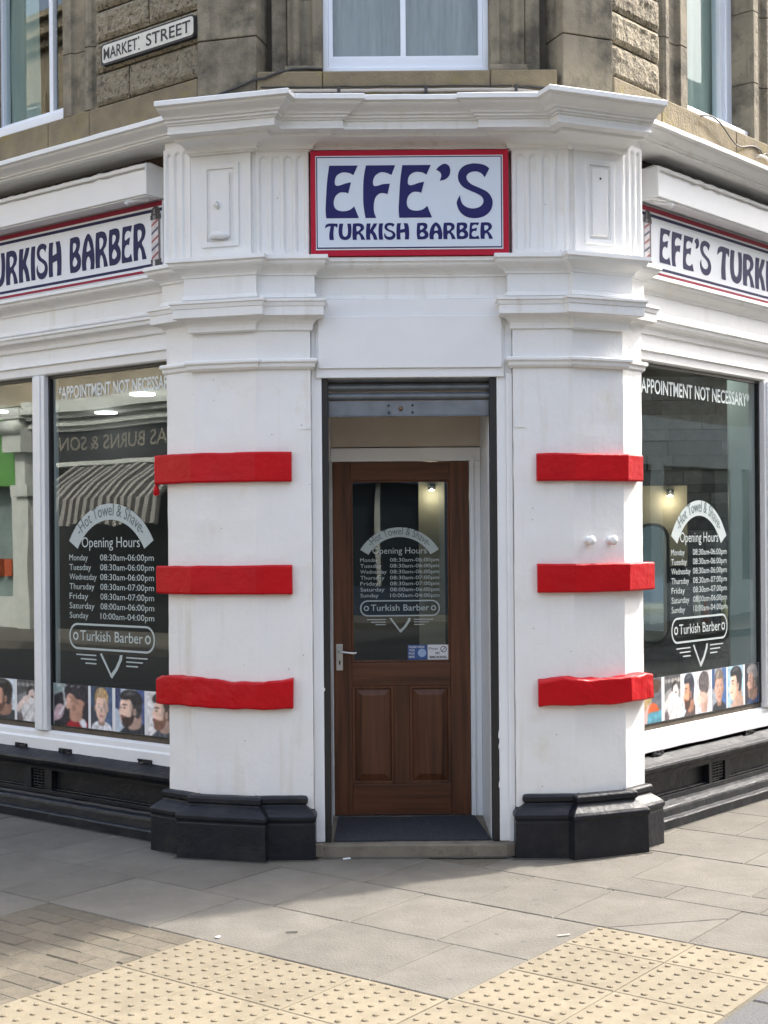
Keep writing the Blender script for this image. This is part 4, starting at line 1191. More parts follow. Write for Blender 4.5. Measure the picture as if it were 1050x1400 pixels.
def shop_window(nm, fr, yw, xa, posts, xfar, sg, zt, zb, label):
    """posts: list of (x0,x1) uprights; the panes lie between"""
    W = empty('shop_window', fr.w((xa + xfar) / 2, yw + 0.03, zb - 0.12), parent=SHOP)
    W['label'] = label
    lo, hi = min(xa, xfar), max(xa, xfar)
    # bottom rail with a sloping weathered face
    vs = []
    prof = [(yw - 0.004, zb - 0.118), (yw - 0.006, zb - 0.050), (yw + 0.002, zb - 0.040), (yw + 0.004, zb - 0.010), (yw + 0.022, zb + 0.001), (yw + 0.10, zb + 0.001), (yw + 0.10, zb - 0.118)]
    m = 40
    for i in range(m + 1):
        x = lo + (hi - lo) * i / m
        for k, (y, z) in enumerate(prof):
            w_ = noise.noise(Vector((x * 11, k, 2))) * (0.006 if k == 0 else 0.0012)
            vs.append(fr.w(x, y, z + w_))
    n = len(prof)
    mb = MB().add(vs, [(i * n + j, (i + 1) * n + j, (i + 1) * n + (j + 1) % n, i * n + (j + 1) % n) for i in range(m) for j in range(n)], M_TRIM)
    mb.build('bottom_rail', W, 0.002)
    MB().box(fr, lo, hi, yw + 0.005, yw + 0.1, zt + 0.0005, zt + 0.03, M_TRIM).build('head_rail', W, 0.002)
    for a, b in posts:
        p = MB().box(fr, a, b, yw - 0.012, yw + 0.10, zb + 0.002, zt, M_TRIM)
        c = (a + b) / 2
        p.box(fr, c - abs(b - a) * 0.24, c + abs(b - a) * 0.24, yw - 0.022, yw - 0.0125, zb + 0.002, zt, M_TRIM)
        p.build('mullion', W, 0.005)
    xs = sorted([xa, xfar] + [v for p in posts for v in p])
    MB().box(fr, lo, hi, yw + 0.026, yw + 0.05, zb + 0.0015, zb + 0.030, pbr('old_putty_wood', (0.12, 0.095, 0.07), (0.07, 0.055, 0.04), 14, 0.8)).build('glazing_strip', W)
    for a, b in zip(xs[::2], xs[1::2]):
        # dark seal round the pane
        MB().prism(fr, [(a, zb + 0.031), (b, zb + 0.031), (b, zt - 0.0005), (a, zt - 0.0005)], yw + 0.022, yw + 0.05, M_GUIDE,
                   [[(a + 0.016, zb + 0.0335), (b - 0.016, zb + 0.0335), (b - 0.016, zt - 0.018), (a + 0.016, zt - 0.018)]]).build('seal', W)
        MB().box(fr, a + 0.012, b - 0.012, yw + 0.034, yw + 0.041, zb + 0.0312, zt - 0.012, M_GLASS if nm == 'l' else M_GLASSR).build('pane', W)
    return W

ZT, ZB = 2.63, 0.515
WL = shop_window('l', LW, YL, 0.16, [(-1.077, -0.968), (-2.35, -2.24)], -4.2, -1, ZT, ZB, 'left shop window with hours lettering and a white mullion')
WR = shop_window('r', RW, YR, -0.33, [(1.325, 1.43)], 4.8, 1, ZT, ZB + 0.03, 'right shop window with hours lettering and no mullion in view')
yg = YL + 0.0325
hours_decal(WL, LW, -0.440, 1.858, 1.60, 1.67, yg)
lt_ = MB(); put_font(lt_, LW, '*APPOINTMENT NOT NECESSARY*', -0.885, 2.487, 1.0, 0.072, yg, M_VINYL2, 0.02)
lt_.build('appointment_lettering', WL, normals=False)
ygr = YR + 0.0325
hours_decal(WR, RW, 0.576, 1.858, 1.45, 1.66, ygr)
lt_ = MB(); put_font(lt_, RW, '*APPOINTMENT NOT NECESSARY*', -0.095, 2.462, 1.305, 0.080, ygr, M_VINYL, 0.016)
lt_.build('appointment_lettering', WR, normals=False)
yp = YL + 0.031
z0p, z1p = 0.552, 0.800
MB().box(LW, -1.60, -1.085, yp + 0.0002, yp + 0.0012, z0p, z1p, MW).build('print_backing', WL)
MB().box(LW, -0.955, 0.12, yp + 0.0002, yp + 0.0012, z0p, z1p, MW).build('print_backing', WL)
BLK, DBR, BLD = (38, 34, 34), (70, 50, 40), (176, 142, 96)
SK, SK2, SK3 = (206, 160, 138), (188, 140, 118), (222, 184, 166)
portrait(WL, LW, -1.590, -1.322, z0p, z1p, yp, 'three', (196, 204, 214), BLK, SK2, (52, 54, 58), beard=(92, 66, 56))
portrait(WL, LW, -1.298, -1.092, z0p, z1p, yp, 'shave', (120, 120, 124), BLK, (212, 190, 182), (200, 200, 200))
portrait(WL, LW, -0.948, -0.640, z0p, z1p, yp, 'cutting', (36, 34, 42), (44, 42, 48), SK2, (150, 24, 36))
portrait(WL, LW, -0.617, -0.432, z0p, z1p, yp, 'front', (52, 56, 66), BLD, SK3, (214, 216, 222), bg2=(70, 88, 120))
portrait(WL, LW, -0.406, -0.163, z0p, z1p, yp, 'three', (178, 190, 206), (44, 42, 44), SK3, (40, 44, 54), beard=(58, 46, 44), bg2=(70, 84, 130))
portrait(WL, LW, -0.138, 0.090, z0p, z1p, yp, 'side', (222, 218, 220), (64, 50, 46), SK3, (74, 78, 88), beard=(120, 84, 70))
yp = YR + 0.031
z0p, z1p = 0.582, 0.835
MB().box(RW, -0.20, 1.312, yp + 0.0002, yp + 0.0012, z0p, z1p, MW).build('print_backing', WR)
xr = [(-0.16, 0.128), (0.160, 0.338), (0.354, 0.508), (0.524, 0.692), (0.708, 0.884), (0.902, 1.100), (1.122, 1.305)]
cf = [('hands', (84, 88, 96), DBR, SK, (200, 90, 60), False, None, None),
      ('shave', (130, 130, 130), BLK, (214, 200, 196), (200, 200, 200), False, None, None),
      ('down', (206, 216, 228), (46, 48, 58), (208, 146, 116), (84, 70, 70), False, (70, 50, 46), None),
      ('back', (206, 202, 204), (70, 64, 64), (214, 172, 156), (200, 204, 210), False, None, None),
      ('front', (150, 156, 166), (110, 96, 88), (200, 150, 130), (44, 46, 52), False, None, (64, 96, 150)),
      ('down', (150, 184, 204), (38, 38, 44), (226, 180, 156), (196, 160, 144), False, None, None),
      ('side', (44, 46, 54), (150, 146, 144), (206, 160, 140), (58, 76, 112), False, (130, 104, 92), None)]
for (a, b), (s_, bgc, h_, k_, c_, fl, be, b2) in zip(xr, cf):
    portrait(WR, RW, a, b, z0p, z1p, yp, s_, bgc, h_, k_, c_, fl, be, b2)

def riser(fr, yw, xa, xfar, stiles, vents, label):
    """black painted stall riser: kerb, ledge, rails, stiles, recessed panels, nosing; offsets measured out from the wall plane"""
    RS = empty('stall_riser', fr.w((xa + xfar) / 2, yw - 0.10, 0), parent=SHOP)
    RS['label'] = label
    p = sorted([(xa, 0), (xfar, 0)])
    path = [fr.w(p[0][0], yw), fr.w(p[1][0], yw)]
    low = [(-0.05, -0.05), (0.100, -0.05), (0.100, 0.050), (0.094, 0.058), (0.072, 0.064), (0.070, 0.086)] + [(0.070 - 0.016 * (1 - math.cos(t)), 0.086 + 0.034 * math.sin(t)) for t in (0.4, 0.8, 1.2)] + [(0.040, 0.128), (0.034, 0.140), (0.02, 0.1405), (-0.05, 0.1405)]
    MB().sweep(path, low, M_BLACK, wob=0.0028, step=0.06).build('ledge', RS, 0.002)
    nose = [(-0.05, 0.302), (0.036, 0.303), (0.040, 0.314), (0.060, 0.322), (0.074, 0.336), (0.080, 0.352), (0.074, 0.366), (0.050, 0.376), (-0.004, 0.405), (-0.05, 0.405)]
    MB().sweep(path, nose, M_BLACK, wob=0.0028, step=0.06).build('nosing', RS, 0.002)
    d0 = yw - 0.020
    MB().box(fr, p[0][0], p[1][0], d0, yw + 0.03, 0.141, 0.166, M_BLACK).build('rail', RS, 0.003)
    MB().box(fr, p[0][0], p[1][0], d0, yw + 0.03, 0.284, 0.3015, M_BLACK).build('rail', RS, 0.003)
    MB().box(fr, p[0][0], p[1][0], yw + 0.022, yw + 0.05, 0.1665, 0.2835, M_BLACK).build('panel', RS)
    MB().prism(Frame(*fr.w(0, 0), fr.deg), [(p[0][0], 0.1665), (p[1][0], 0.1665), (p[1][0], 0.176), (p[0][0], 0.176)], yw - 0.002, yw + 0.0215, M_BLACK).build('panel_ledge', RS, 0.006)
    for a, b in stiles:
        MB().box(fr, a, b, d0 + 0.0006, yw + 0.021, 0.1665, 0.2835, M_BLACK).build('stile', RS, 0.003)
    for a, b in vents:
        v = empty('vent', fr.w((a + b) / 2, yw, 0.17), parent=RS)
        k = MB()
        for i in range(6):
            z = 0.182 + i * 0.017
            k.box(fr, min(a, b) + 0.004, max(a, b) - 0.004, yw - 0.010, yw + 0.010, z, z + 0.008, M_BLACK)
        for i in range(4):
            x = min(a, b) + (i + 0.5) * abs(b - a) / 4
            k.box(fr, x - 0.004, x + 0.004, yw - 0.007, yw + 0.012, 0.177, 0.283, M_BLACK)
        k.build('grille', v, 0.001)
    return RS

riser(LW, YL, 0.24, -4.3, [(-1.165, -1.105), (-0.975, -0.915), (-2.46, -2.40), (-2.26, -2.20)], [(-1.105, -0.975), (-2.40, -2.26)], 'left stall riser in the shade')
riser(RW, YR, xr0 - 0.02, 4.9, [(0.575, 0.610), (0.770, 0.825), (2.2, 2.24), (2.40, 2.45)], [(0.610, 0.770), (2.24, 2.40)], 'right stall riser in grazing sun')
# flaked lumps of black paint left on the white bottom rail
for fr, yw, xs, zz in ((LW, YL, (-1.21, -0.80, -0.12), 0.404), (RW, YR, (0.02, 1.10), 0.41)):
    for x in xs:
        mb = MB()
        mb.grid(fr, x - 0.055, x + 0.055, zz - 0.006, zz + 0.020, 14, 4, lambda a, b: yw - 0.014 - 0.006 * noise.noise(Vector((a * 40, b * 60, 0))), M_BLACK, False, yw + 0.0)
        mb.build('paint_flake', SHOP)

# ------------------------------------------------------------------ signs
SG = empty('shop_sign', (0.145, 6.99, 3.115), 'framed front sign reading EFE\'S TURKISH BARBER above the brown door', 'sign')
xs0, xs1, zs0, zs1 = -0.364, 0.656, 3.102, 3.645
MB().box(F0, xs0, xs1, 6.968, 7.070, zs0, zs1, M_BORDER).build('border', SG, 0.002)
bx = 0.040
MB().box(F0, xs0 + 0.026, xs1 - 0.030, 6.9655, 6.9675, zs0 + 0.030, zs1 - 0.029, M_PALE).build('white_line', SG)
MB().box(F0, xs0 + 0.030, xs1 - 0.035, 6.9635, 6.9650, zs0 + 0.037, zs1 - 0.034, M_NAVY).build('navy_line', SG)
MB().box(F0, xs0 + 0.0355, xs1 - 0.0405, 6.9615, 6.9630, zs0 + 0.043, zs1 - 0.040, M_SIGN).build('sign_face', SG)
xa, za = xs0 + 0.074, zs1 - 0.342
big = MB()
ks = 1.02 / 1020.0
for ch, gx in (('E', 92), ('F', 286), ('E', 468), ("'", 662), ('S', 767)):
    g = GLY[ch]
    for l in g[4:5]:
        pts = [(xs0 + (p[0] - g[0] + gx - 15) * ks, zs1 - (p[1] - 28) * ks) for p in smooth_loop(l, 6)]
        big.prism(F0, pts, 6.9598, 6.9614, M_NAVY, back=False)
big.build('large_lettering', SG)
sm = MB()
wt = put_art(sm, F0, 'TURKISH', xs0 + (88 - 15) * ks, zs1 - (490 - 28) * ks, 0.084, 6.9613, M_NAVY, width=433 * ks, thick=0.0015, gap=0.05)
sm.build('small_lettering', SG)
sm = MB()
put_art(sm, F0, 'BARBER', xs0 + (560 - 15) * ks, zs1 - (490 - 28) * ks, 0.084, 6.9613, M_NAVY, width=392 * ks, thick=0.0015, gap=0.05)
sm.build('small_lettering', SG)

def barber_pole(parent, fr, x, y, z0, z1, w):
    """printed striped pole"""
    mb = MB(); h = z1 - z0
    P = lambda pts, c, k: mb.prism(fr, [(x + a * w, z0 + b * h) for a, b in pts], y - 0.0004 * k, None, c)
    g1, g2, g3 = ink(60, 58, 62), ink(128, 126, 130), ink(196, 194, 198)
    P([(-.5, 0), (.5, 0), (.56, .13), (-.56, .13)], g1, 1); P([(-.34, .01), (-.1, .01), (-.1, .12), (-.34, .12)], g3, 2)
    P([(-.46, .12), (.46, .12), (.46, .80), (-.46, .80)], ink(206, 200, 200), 1)
    for i in range(5):
        b = .12 + i * .135
        P([(-.46, b), (.46, b + .12), (.46, b + .165), (-.46, b + .045)], ink(160, 92, 98) if i % 2 == 0 else ink(84, 88, 110), 2)
    P([(.26, .12), (.46, .12), (.46, .80), (.26, .80)], ink(104, 96, 102), 3)
    P([(-.56, .78), (.56, .78), (.56, .86), (-.56, .86)], g1, 3); P([(-.3, .79), (0, .79), (0, .85), (-.3, .85)], g2, 4)
    P([(p[0], p[1]) for p in arc_pts(0, .88, .48, 0, math.pi, 10)] if False else [(-.48, .86), (.48, .86), (.46, .93), (.3, .98), (0, 1.0), (-.3, .98), (-.46, .93)], g1, 3)
    P([(-.3, .87), (-.05, .87), (-.05, .97), (-.22, .95)], g2, 4)
    return mb.build('barber_pole_print', parent, normals=False)

def side_sign(fr, yw, x0, x1, z0, z1, texts, pole_x, label):
    S = empty('shop_sign', fr.w((x0 + x1) / 2, yw, z0), label, 'sign')
    y = yw - 0.016
    MB().box(fr, x0, x1, y, yw + 0.003, z0, z1, M_SIGN2).build('sign_board', S, 0.0015)
    h = z1 - z0
    for nm, a, b, mt in (('red_stripe', 0.925, 0.995, M_BORDER_SHADED), ('navy_stripe', 0.850, 0.895, M_NAVY2), ('navy_stripe', 0.085, 0.125, M_NAVY2), ('red_stripe', 0.010, 0.048, M_BORDER_SHADED)):
        MB().box(fr, x0 + 0.002, x1 - 0.002, y - 0.0016, y - 0.0004, z0 + a * h, z0 + b * h, mt).build(nm, S)
    for t, x, w in texts:
        lt = MB()
        put_art(lt, fr, t, x, z0 + 0.21 * h, 0.52 * h, y - 0.0005, M_NAVY2, width=w, thick=0.0016, gap=0.06)
        lt.build('lettering', S)
    barber_pole(S, fr, pole_x, y - 0.0022, z0 + 0.07 * h, z0 + 0.93 * h, 0.075)
    return S

side_sign(LW, YL, -4.3, 0.062, 3.125, 3.515, [('TURKISH', -1.56, 0.77), ('BARBER', -0.715, 0.65)], 0.012,
          'long left sign ending TURKISH BARBER with a striped pole at its right end')
side_sign(RW, YR, -0.12, 4.9, 3.125, 3.505, [("EFE'S", 0.066, 0.585), ('TURKISH', 0.728, 0.985), ('BARBER', 1.84, 0.80)], -0.062,
          'long right sign beginning EFE\'S TURKI with a striped pole at its left end')

# ------------------------------------------------------------------ awning cassettes
def awning(fr, yw, x_in, x_far, sg, label):
    A = empty('awning_cassette', fr.w((x_in + x_far) / 2, yw - 0.07, 3.51), label, 'awning')
    lo, hi = min(x_in, x_far), max(x_in, x_far)
    yf = yw - 0.130
    za, zb = 3.526, 3.690
    MB().box(fr, lo, hi, yf, yw - 0.001, za, zb - 0.012, M_TRIM).build('housing', A, 0.004)
    # soffit lip
    MB().box(fr, lo + 0.002, hi - 0.002, yf + 0.012, yw - 0.02, za - 0.008, za - 0.0005, M_TRIM).build('soffit', A, 0.002)
    # rolled cloth edge lying on top, uneven
    vs, fs = [], []
    m = int((hi - lo) / 0.02)
    for i in range(m + 1):
        x = lo - 0.005 + (hi - lo + 0.01) * i / m
        w = noise.noise(Vector((x * 14, 1, 2))) * 0.006 + noise.noise(Vector((x * 45, 3, 2))) * 0.0035
        for y, z in ((yf - 0.006 + w, zb - 0.028 + w * 1.3), (yf - 0.012 + w, zb - 0.012), (yf - 0.004, zb + 0.004 + w), (yf + 0.03, zb + 0.012 + w), (yf + 0.10, zb + 0.004), (yf + 0.10, zb - 0.011), (yf + 0.004, zb - 0.0115)):
            vs.append(fr.w(x, y, z))
    n = 7
    fs = [(i * n + j, (i + 1) * n + j, (i + 1) * n + (j + 1) % n, i * n + (j + 1) % n) for i in range(m) for j in range(n)]
    fs += [tuple(range(n)), tuple(range(m * n, m * n + n))]
    MB().add(vs, fs, M_WHITE, True).build('rolled_cloth', A)
    xe = x_in + sg * 0.012
    MB().box(fr, x_in, x_in - sg * 0.012, yf - 0.008, yw - 0.002, za - 0.004, zb + 0.002, M_TRIM).build('end_cap', A, 0.004)
    xh = x_in + sg * 0.16
    k = MB()
    k.tube([fr.w(x_in + sg * 0.04, yf + 0.06, za - 0.012), fr.w(xh, yf + 0.02, za - 0.014), fr.w(xh + sg * 0.01, yf + 0.01, za - 0.03)], [0.008, 0.009, 0.016], M_TRIM, 10)
    k.build('arm_knuckle', A)
    return A

awning(LW, YL, 0.055, -4.3, -1, 'left retracted awning in a white housing above the TURKISH BARBER sign')
awning(RW, YR, -0.13, 4.9, 1, 'right retracted awning in a white housing above the EFE\'S TURKI sign')

# ------------------------------------------------------------------ upper storey in sandstone
L2u = L2.sub(0, 0.04); R2u = R2.sub(0, 0.04)
qa = L2u.w(-0.330, 0); qb = R2u.w(0.285, 0)
yLu = LW.loc(*qa)[1] + 0.012; yRu = RW.loc(*qb)[1] + 0.012
xLq = LW.loc(*qa)[0]; xRq = RW.loc(*qb)[0]
UW = MB()
ZB0 = 3.80
UW.box(LW, -9.0, -1.72, yLu + 0.03, yLu + 0.4, ZB0, 9.2, M_STONE)
UW.box(LW, -1.72, -0.40, yLu + 0.03, yLu + 0.4, 5.75, 9.2, M_STONE)
UW.box(LW, -0.52, xLq - 0.03, yLu + 0.045, yLu + 0.4, ZB0, 9.2, M_MORTAR)
UW.box(L2u, -0.31, -0.03, 0.03, 0.40, ZB0, 9.2, M_MORTAR)
UW.box(F0, -0.62, 0.94, 7.20, 7.55, 5.75, 9.2, M_STONE)
UW.box(F0, -0.66, -0.31, 7.20, 7.5, ZB0, 5.75, M_MORTAR)
UW.box(F0, 0.58, 0.95, 7.20, 7.5, ZB0, 5.75, M_MORTAR)
UW.box(R2u, 0.03, 0.265, 0.03, 0.40, ZB0, 9.2, M_MORTAR)
UW.box(RW, xRq + 0.03, 0.08, yRu + 0.045, yRu + 0.4, ZB0, 9.2, M_MORTAR)
UW.box(RW, -0.1, 1.26, yRu + 0.03, yRu + 0.4, 5.75, 9.2, M_STONE)
UW.box(RW, 2.6, 12.0, yRu + 0.03, yRu + 0.4, ZB0, 9.2, M_STONE)
UW.build('upper_wall', SHOP)

def smooth_stone(fr, x0, x1, y0, y1, z0, z1, mat=M_STONE, bev=0.006):
    g = 0.003
    return MB().box(fr, x0 + g * 0.3, x1 - g * 0.3, y0, y1, z0 + g, z1 - g, mat).build('stone', SHOP, bev)

for fr, a, b in ((L2u, -0.330, 0.003), (R2u, -0.018, 0.285)):
    for z0, z1 in ((3.80, 4.268), (4.268, 4.72), (4.72, 5.2), (5.2, 5.7)):
        smooth_stone(fr, a, b, random.uniform(-.002, .002), 0.20, z0, z1)

def rock(fr, x0, x1, y, z0, z1):
    g = 0.005
    sd_ = random.uniform(0, 90)

    def yf(x, z):
        ex = min(x - x0, x1 - x, 0.03) / 0.03; ez = min(z - z0 - g, z1 - g - z, 0.022) / 0.022
        e = max(0.0, min(1, ex)) ** 0.6 * max(0.0, min(1, ez)) ** 0.6
        r = noise.noise(Vector((x * 16 + sd_, z * 24, sd_))) * 0.010 + noise.noise(Vector((x * 48, z * 60 + sd_, 4))) * 0.0065
        return y + 0.004 - e * (0.016 + r)
    nx = max(8, int((x1 - x0) / 0.022)); nz = max(6, int((z1 - z0) / 0.022))
    return MB().grid(fr, x0 + g, x1 - g, z0 + g, z1 - g, nx, nz, yf, M_ROUGH, False, y + 0.05).build('rock_faced_stone', SHOP)

zc = [4.085, 4.27, 4.445, 4.62, 4.80, 4.98, 5.16, 5.34, 5.52, 5.70]
for i, (za, zb) in enumerate(zip(zc[:-1], zc[1:])):
    c = (-0.10, -0.02, 0.06)[i % 3] if i != 1 else 0.5
    xs = [-0.375] + ([c] if -0.3 < c < 0.35 else []) + [xLq]
    for a, b in zip(xs[:-1], xs[1:]):
        rock(LW, a, b, yLu, za, zb)
    rock(RW, xRq, -0.10, yRu, za - 0.01, zb - 0.01)
    rock(RW, 1.255, 1.75, yRu, za - 0.01, zb - 0.01); rock(RW, 1.75, 2.3, yRu, za - 0.01, zb - 0.01)
    rock(LW, -2.30, -1.80, yLu, za, zb)
# smooth course under the windows
for fr, y, xs in ((LW, yLu, [-3.2, -2.4, -1.62, -0.78, -0.42, xLq]), (RW, yRu, [xRq, -0.1, 0.75, 1.6, 2.6])):
    for a, b in zip(xs[:-1], xs[1:]):
        smooth_stone(fr, a, b, y - 0.016, y + 0.3, 3.80, 4.080, M_SILL, 0.008)

def surround(fr, y, x0, x1, z0, z1, flip):
    """moulded window jamb, x0 at the window side"""
    w = x1 - x0
    prof = [(0, 0.05), (0, 0.012), (0.05, 0.0), (0.28, 0.0), (0.30, 0.018), (0.34, 0.026), (0.60, 0.026), (0.64, 0.012), (0.70, -0.004), (0.80, -0.006), (0.86, 0.004), (0.90, 0.02), (1.0, 0.022), (1.0, 0.2), (0, 0.2)]
    zz = [z0, z0 + 0.36, z0 + 0.80, z1]
    for a, b in zip(zz[:-1], zz[1:]):
        vs = [fr.w(x0 + w * px, y + py, z) for z in (a + 0.002, b - 0.002) for px, py in prof]
        n = len(prof)
        mb = MB().add(vs, [(i, (i + 1) % n, n + (i + 1) % n, n + i) for i in range(n)] + [tuple(range(n)), tuple(range(n, 2 * n))], M_STONE)
        mb.build('moulded_stone', SHOP, 0.003)

surround(LW, yLu, -0.676, -0.378, 4.082, 5.75, 0)
surround(LW, yLu, -1.44, -1.76, 4.082, 5.75, 1)
surround(RW, yRu, 0.225, -0.097, 4.072, 5.75, 0)
surround(RW, yRu, 0.995, 1.252, 4.072, 5.75, 1)
surround(F0, 7.075, -0.302, -0.486, 4.115, 5.75, 1)
surround(F0, 7.075, 0.571, 0.757, 4.115, 5.75, 0)
for a, b in ((-0.572, -0.489), (0.760, 0.842)):
    smooth_stone(F0, a, b, 7.125, 7.25, 4.075, 5.75)
for a, b in ((-0.498, -0.30), (0.569, 0.768)):
    MB().box(F0, a, b, 7.045, 7.24, 4.076, 4.112, M_STONE).build('stone', SHOP, 0.006)
sl = MB()
def sill_pts():
    return [(-0.640, 7.012), (0.918, 7.012), (0.93, 7.25), (-0.60, 7.25)]
for a, b in ((-0.640, -0.30), (-0.30, 0.57), (0.57, 0.918)):
    m = MB().box(F0, a + 0.001, b - 0.001, 7.012, 7.24, 3.80, 4.072, M_SILL)
    m.build('sill_stone', SHOP, 0.010)

def upper_window(fr, y, x0, x1, z0, z1, mull, fw, bot, curt, label, cx):
    W = empty('upper_window', fr.w((x0 + x1) / 2, y, z0), parent=SHOP)
    W['label'] = label
    MB().prism(fr, [(x0, z0), (x1, z0), (x1, z1), (x0, z1)], y, y + 0.09, M_UPVC, [[(x0 + fw * .55, z0 + bot * .35), (x1 - fw * .55, z0 + bot * .35), (x1 - fw * .55, z1 - fw), (x0 + fw * .55, z1 - fw)]]).build('frame', W, 0.004)
    MB().prism(fr, [(x0 + fw * .56, z0 + bot * .36), (x1 - fw * .56, z0 + bot * .36), (x1 - fw * .56, z1 - fw), (x0 + fw * .56, z1 - fw)], y + 0.012, y + 0.07, M_UPVC,
               [[(x0 + fw, z0 + bot), (x1 - fw, z0 + bot), (x1 - fw, z1 - fw - .03), (x0 + fw, z1 - fw - .03)]]).build('sash', W, 0.003)
    for a, b in mull:
        MB().box(fr, a, b, y + 0.016, y + 0.05, z0 + bot + 0.0005, z1 - fw - .031, M_UPVC).build('mullion', W, 0.003)
    MB().box(fr, x0 + fw - 0.004, x1 - fw + 0.004, y + 0.036, y + 0.041, z0 + bot - 0.004, z1 - fw - .026, M_GLASS4 if cx == 2 else M_GLASS2).build('pane', W)
    for (a, b, mt, amp, k) in curt:
        vs, fs = [], []
        n, m = 60, 14
        for j in range(m + 1):
            for i in range(n + 1):
                x = a + (b - a) * i / n; z = z0 + (z1 - z0) * j / m
                vs.append(fr.w(x, y + 0.085 + amp * (math.sin(x * k + 0.7 * noise.noise(Vector((x * 3, z * 1.3, 1)))  * 3) + 0.8 * noise.noise(Vector((x * 9, z * 1.6, 3)))), z))
        MB().add(vs, [(j * (n + 1) + i, j * (n + 1) + i + 1, (j + 1) * (n + 1) + i + 1, (j + 1) * (n + 1) + i) for j in range(m) for i in range(n)], mt, True).build('curtain', W, normals=False)
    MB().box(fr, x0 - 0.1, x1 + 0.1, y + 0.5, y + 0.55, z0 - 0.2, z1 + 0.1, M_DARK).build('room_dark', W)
    return W

upper_window(F0, 7.135, -0.302, 0.571, 4.098, 5.72, [(0.108, 0.136)], 0.052, 0.095, [(-0.28, 0.56, M_CURT, 0.016, 38)], 'upper corner window with grey net curtain', 0)
WUL = upper_window(LW, yLu + 0.145, -1.52, -0.66, 4.15, 5.72, [(-0.983, -0.947)], 0.10, 0.07, [(-1.95, -1.15, M_CURT2, 0.012, 46)], 'upper Market Street window with pale blind', 0)
upper_window(RW, yRu + 0.145, 0.215, 1.0, 4.13, 5.72, [], 0.125, 0.07, [(0.2, 1.35, M_CURT2, 0.012, 46)], 'upper right street window with grey green blind', 2)
sg_ = MB()
sg_.box(LW, -1.45, -0.664, yLu + 0.02, yLu + 0.16, 4.083, 4.149, M_UPVC)
sg_.v = [(x, y, z + (0.008 * noise.noise(Vector((x * 14, y * 14, 1))) if z > 4.1 else 0)) for x, y, z in sg_.v]
sg_.build('window_sill', SHOP, 0.012)
MB().box(RW, 0.24, 0.985, yRu + 0.03, yRu + 0.16, 4.072, 4.129, M_UPVC).build('window_sill', SHOP, 0.008)

# core: shop room, ceilings, roof
plan_in = [LW.w(-9.0, 0.30), LW.w(xl1 + 0.05, 0.26), (-0.62, 7.22), (-0.425, 7.22), (-0.425, 7.91), (0.705, 7.91), (0.705, 7.22), (0.95, 7.22), RW.w(xr1 + 0.0, 0.26), RW.w(12.0, 0.30), (9.4, 17.0), (-8.0, 17.0)]
MB().plan(plan_in, 8.9, 9.1, M_DARK).build('roof', SHOP)
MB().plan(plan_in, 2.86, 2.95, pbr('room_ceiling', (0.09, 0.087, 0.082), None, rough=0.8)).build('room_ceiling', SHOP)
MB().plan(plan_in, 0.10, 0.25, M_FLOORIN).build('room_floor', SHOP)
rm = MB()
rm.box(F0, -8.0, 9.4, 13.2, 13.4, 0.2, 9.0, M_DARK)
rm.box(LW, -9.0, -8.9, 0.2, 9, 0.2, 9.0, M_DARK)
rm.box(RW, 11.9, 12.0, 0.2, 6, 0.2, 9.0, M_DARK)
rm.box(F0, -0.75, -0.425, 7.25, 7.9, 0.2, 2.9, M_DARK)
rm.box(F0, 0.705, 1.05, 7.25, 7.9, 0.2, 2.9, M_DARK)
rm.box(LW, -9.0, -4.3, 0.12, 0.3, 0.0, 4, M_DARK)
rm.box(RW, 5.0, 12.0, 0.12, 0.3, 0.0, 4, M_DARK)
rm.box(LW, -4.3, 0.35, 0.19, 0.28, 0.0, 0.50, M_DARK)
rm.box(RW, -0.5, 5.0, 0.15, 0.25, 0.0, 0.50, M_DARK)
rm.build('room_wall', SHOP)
for x, y in ((-1.99, 11.2), (-2.62, 12.8), (-1.2, 10.2), (-3.6, 12.6), (2.15, 9.1)):  # the last is an added fill light that brightens the slate wall
    ld = bpy.data.lights.new('ceiling_or_fill_lamp', 'POINT'); ld.energy = 1.3 if y > 9.5 else 1.3; ld.color = (1, 0.97, 0.9); ld.shadow_soft_size = 0.1
    lo_ = bpy.data.objects.new('ceiling_or_fill_lamp', ld); COL.objects.link(lo_); lo_.location = (x, y, 2.72)
    MB().tube([(x, y, 2.859), (x, y, 2.845)], 0.105, M_LED, 24).build('ceiling_or_fill_light', SHOP)
SLW = MB().box(F0, 1.35, 3.3, 10.24, 10.32, 0.26, 2.85, M_DARK).build('slate_wall', SHOP)
z = 0.27
while z < 2.80:
    h = random.choice((0.06, 0.085, 0.11))
    x = 1.36 - random.uniform(0, .2)
    while x < 3.25:
        w = random.uniform(0.16, 0.46)
        MB().box(F0, x + 0.002, min(x + w, 3.29) - 0.002, 10.20 - random.uniform(0, 0.05), 10.245, z + 0.0015, min(z + h, 2.845) - 0.0015, M_SLATE).build('slate_stone', SLW)
        x += w
    z += h
M_WARMW = pbr('warm_plaster', (0.42, 0.37, 0.28), None, rough=0.8)
MB().box(F0, 1.90, 2.26, 10.08, 10.14, 1.42, 2.02, M_WARMW).build('wall_panel', SHOP)
M_MIRROR = pbr('mirror_glass', (0.8, 0.83, 0.82), None, rough=0.03, metal=1.0)
MB().prism(F0, rrect(1.88, 2.10, 0.86, 1.72, 0.10), 10.055, 10.075, M_MIRROR).build('mirror', SHOP)
MB().prism(F0, rrect(1.86, 2.12, 0.84, 1.74, 0.11), 10.050, 10.078, M_DARK, [rrect(1.88, 2.10, 0.86, 1.72, 0.10)]).build('mirror_frame', SHOP)
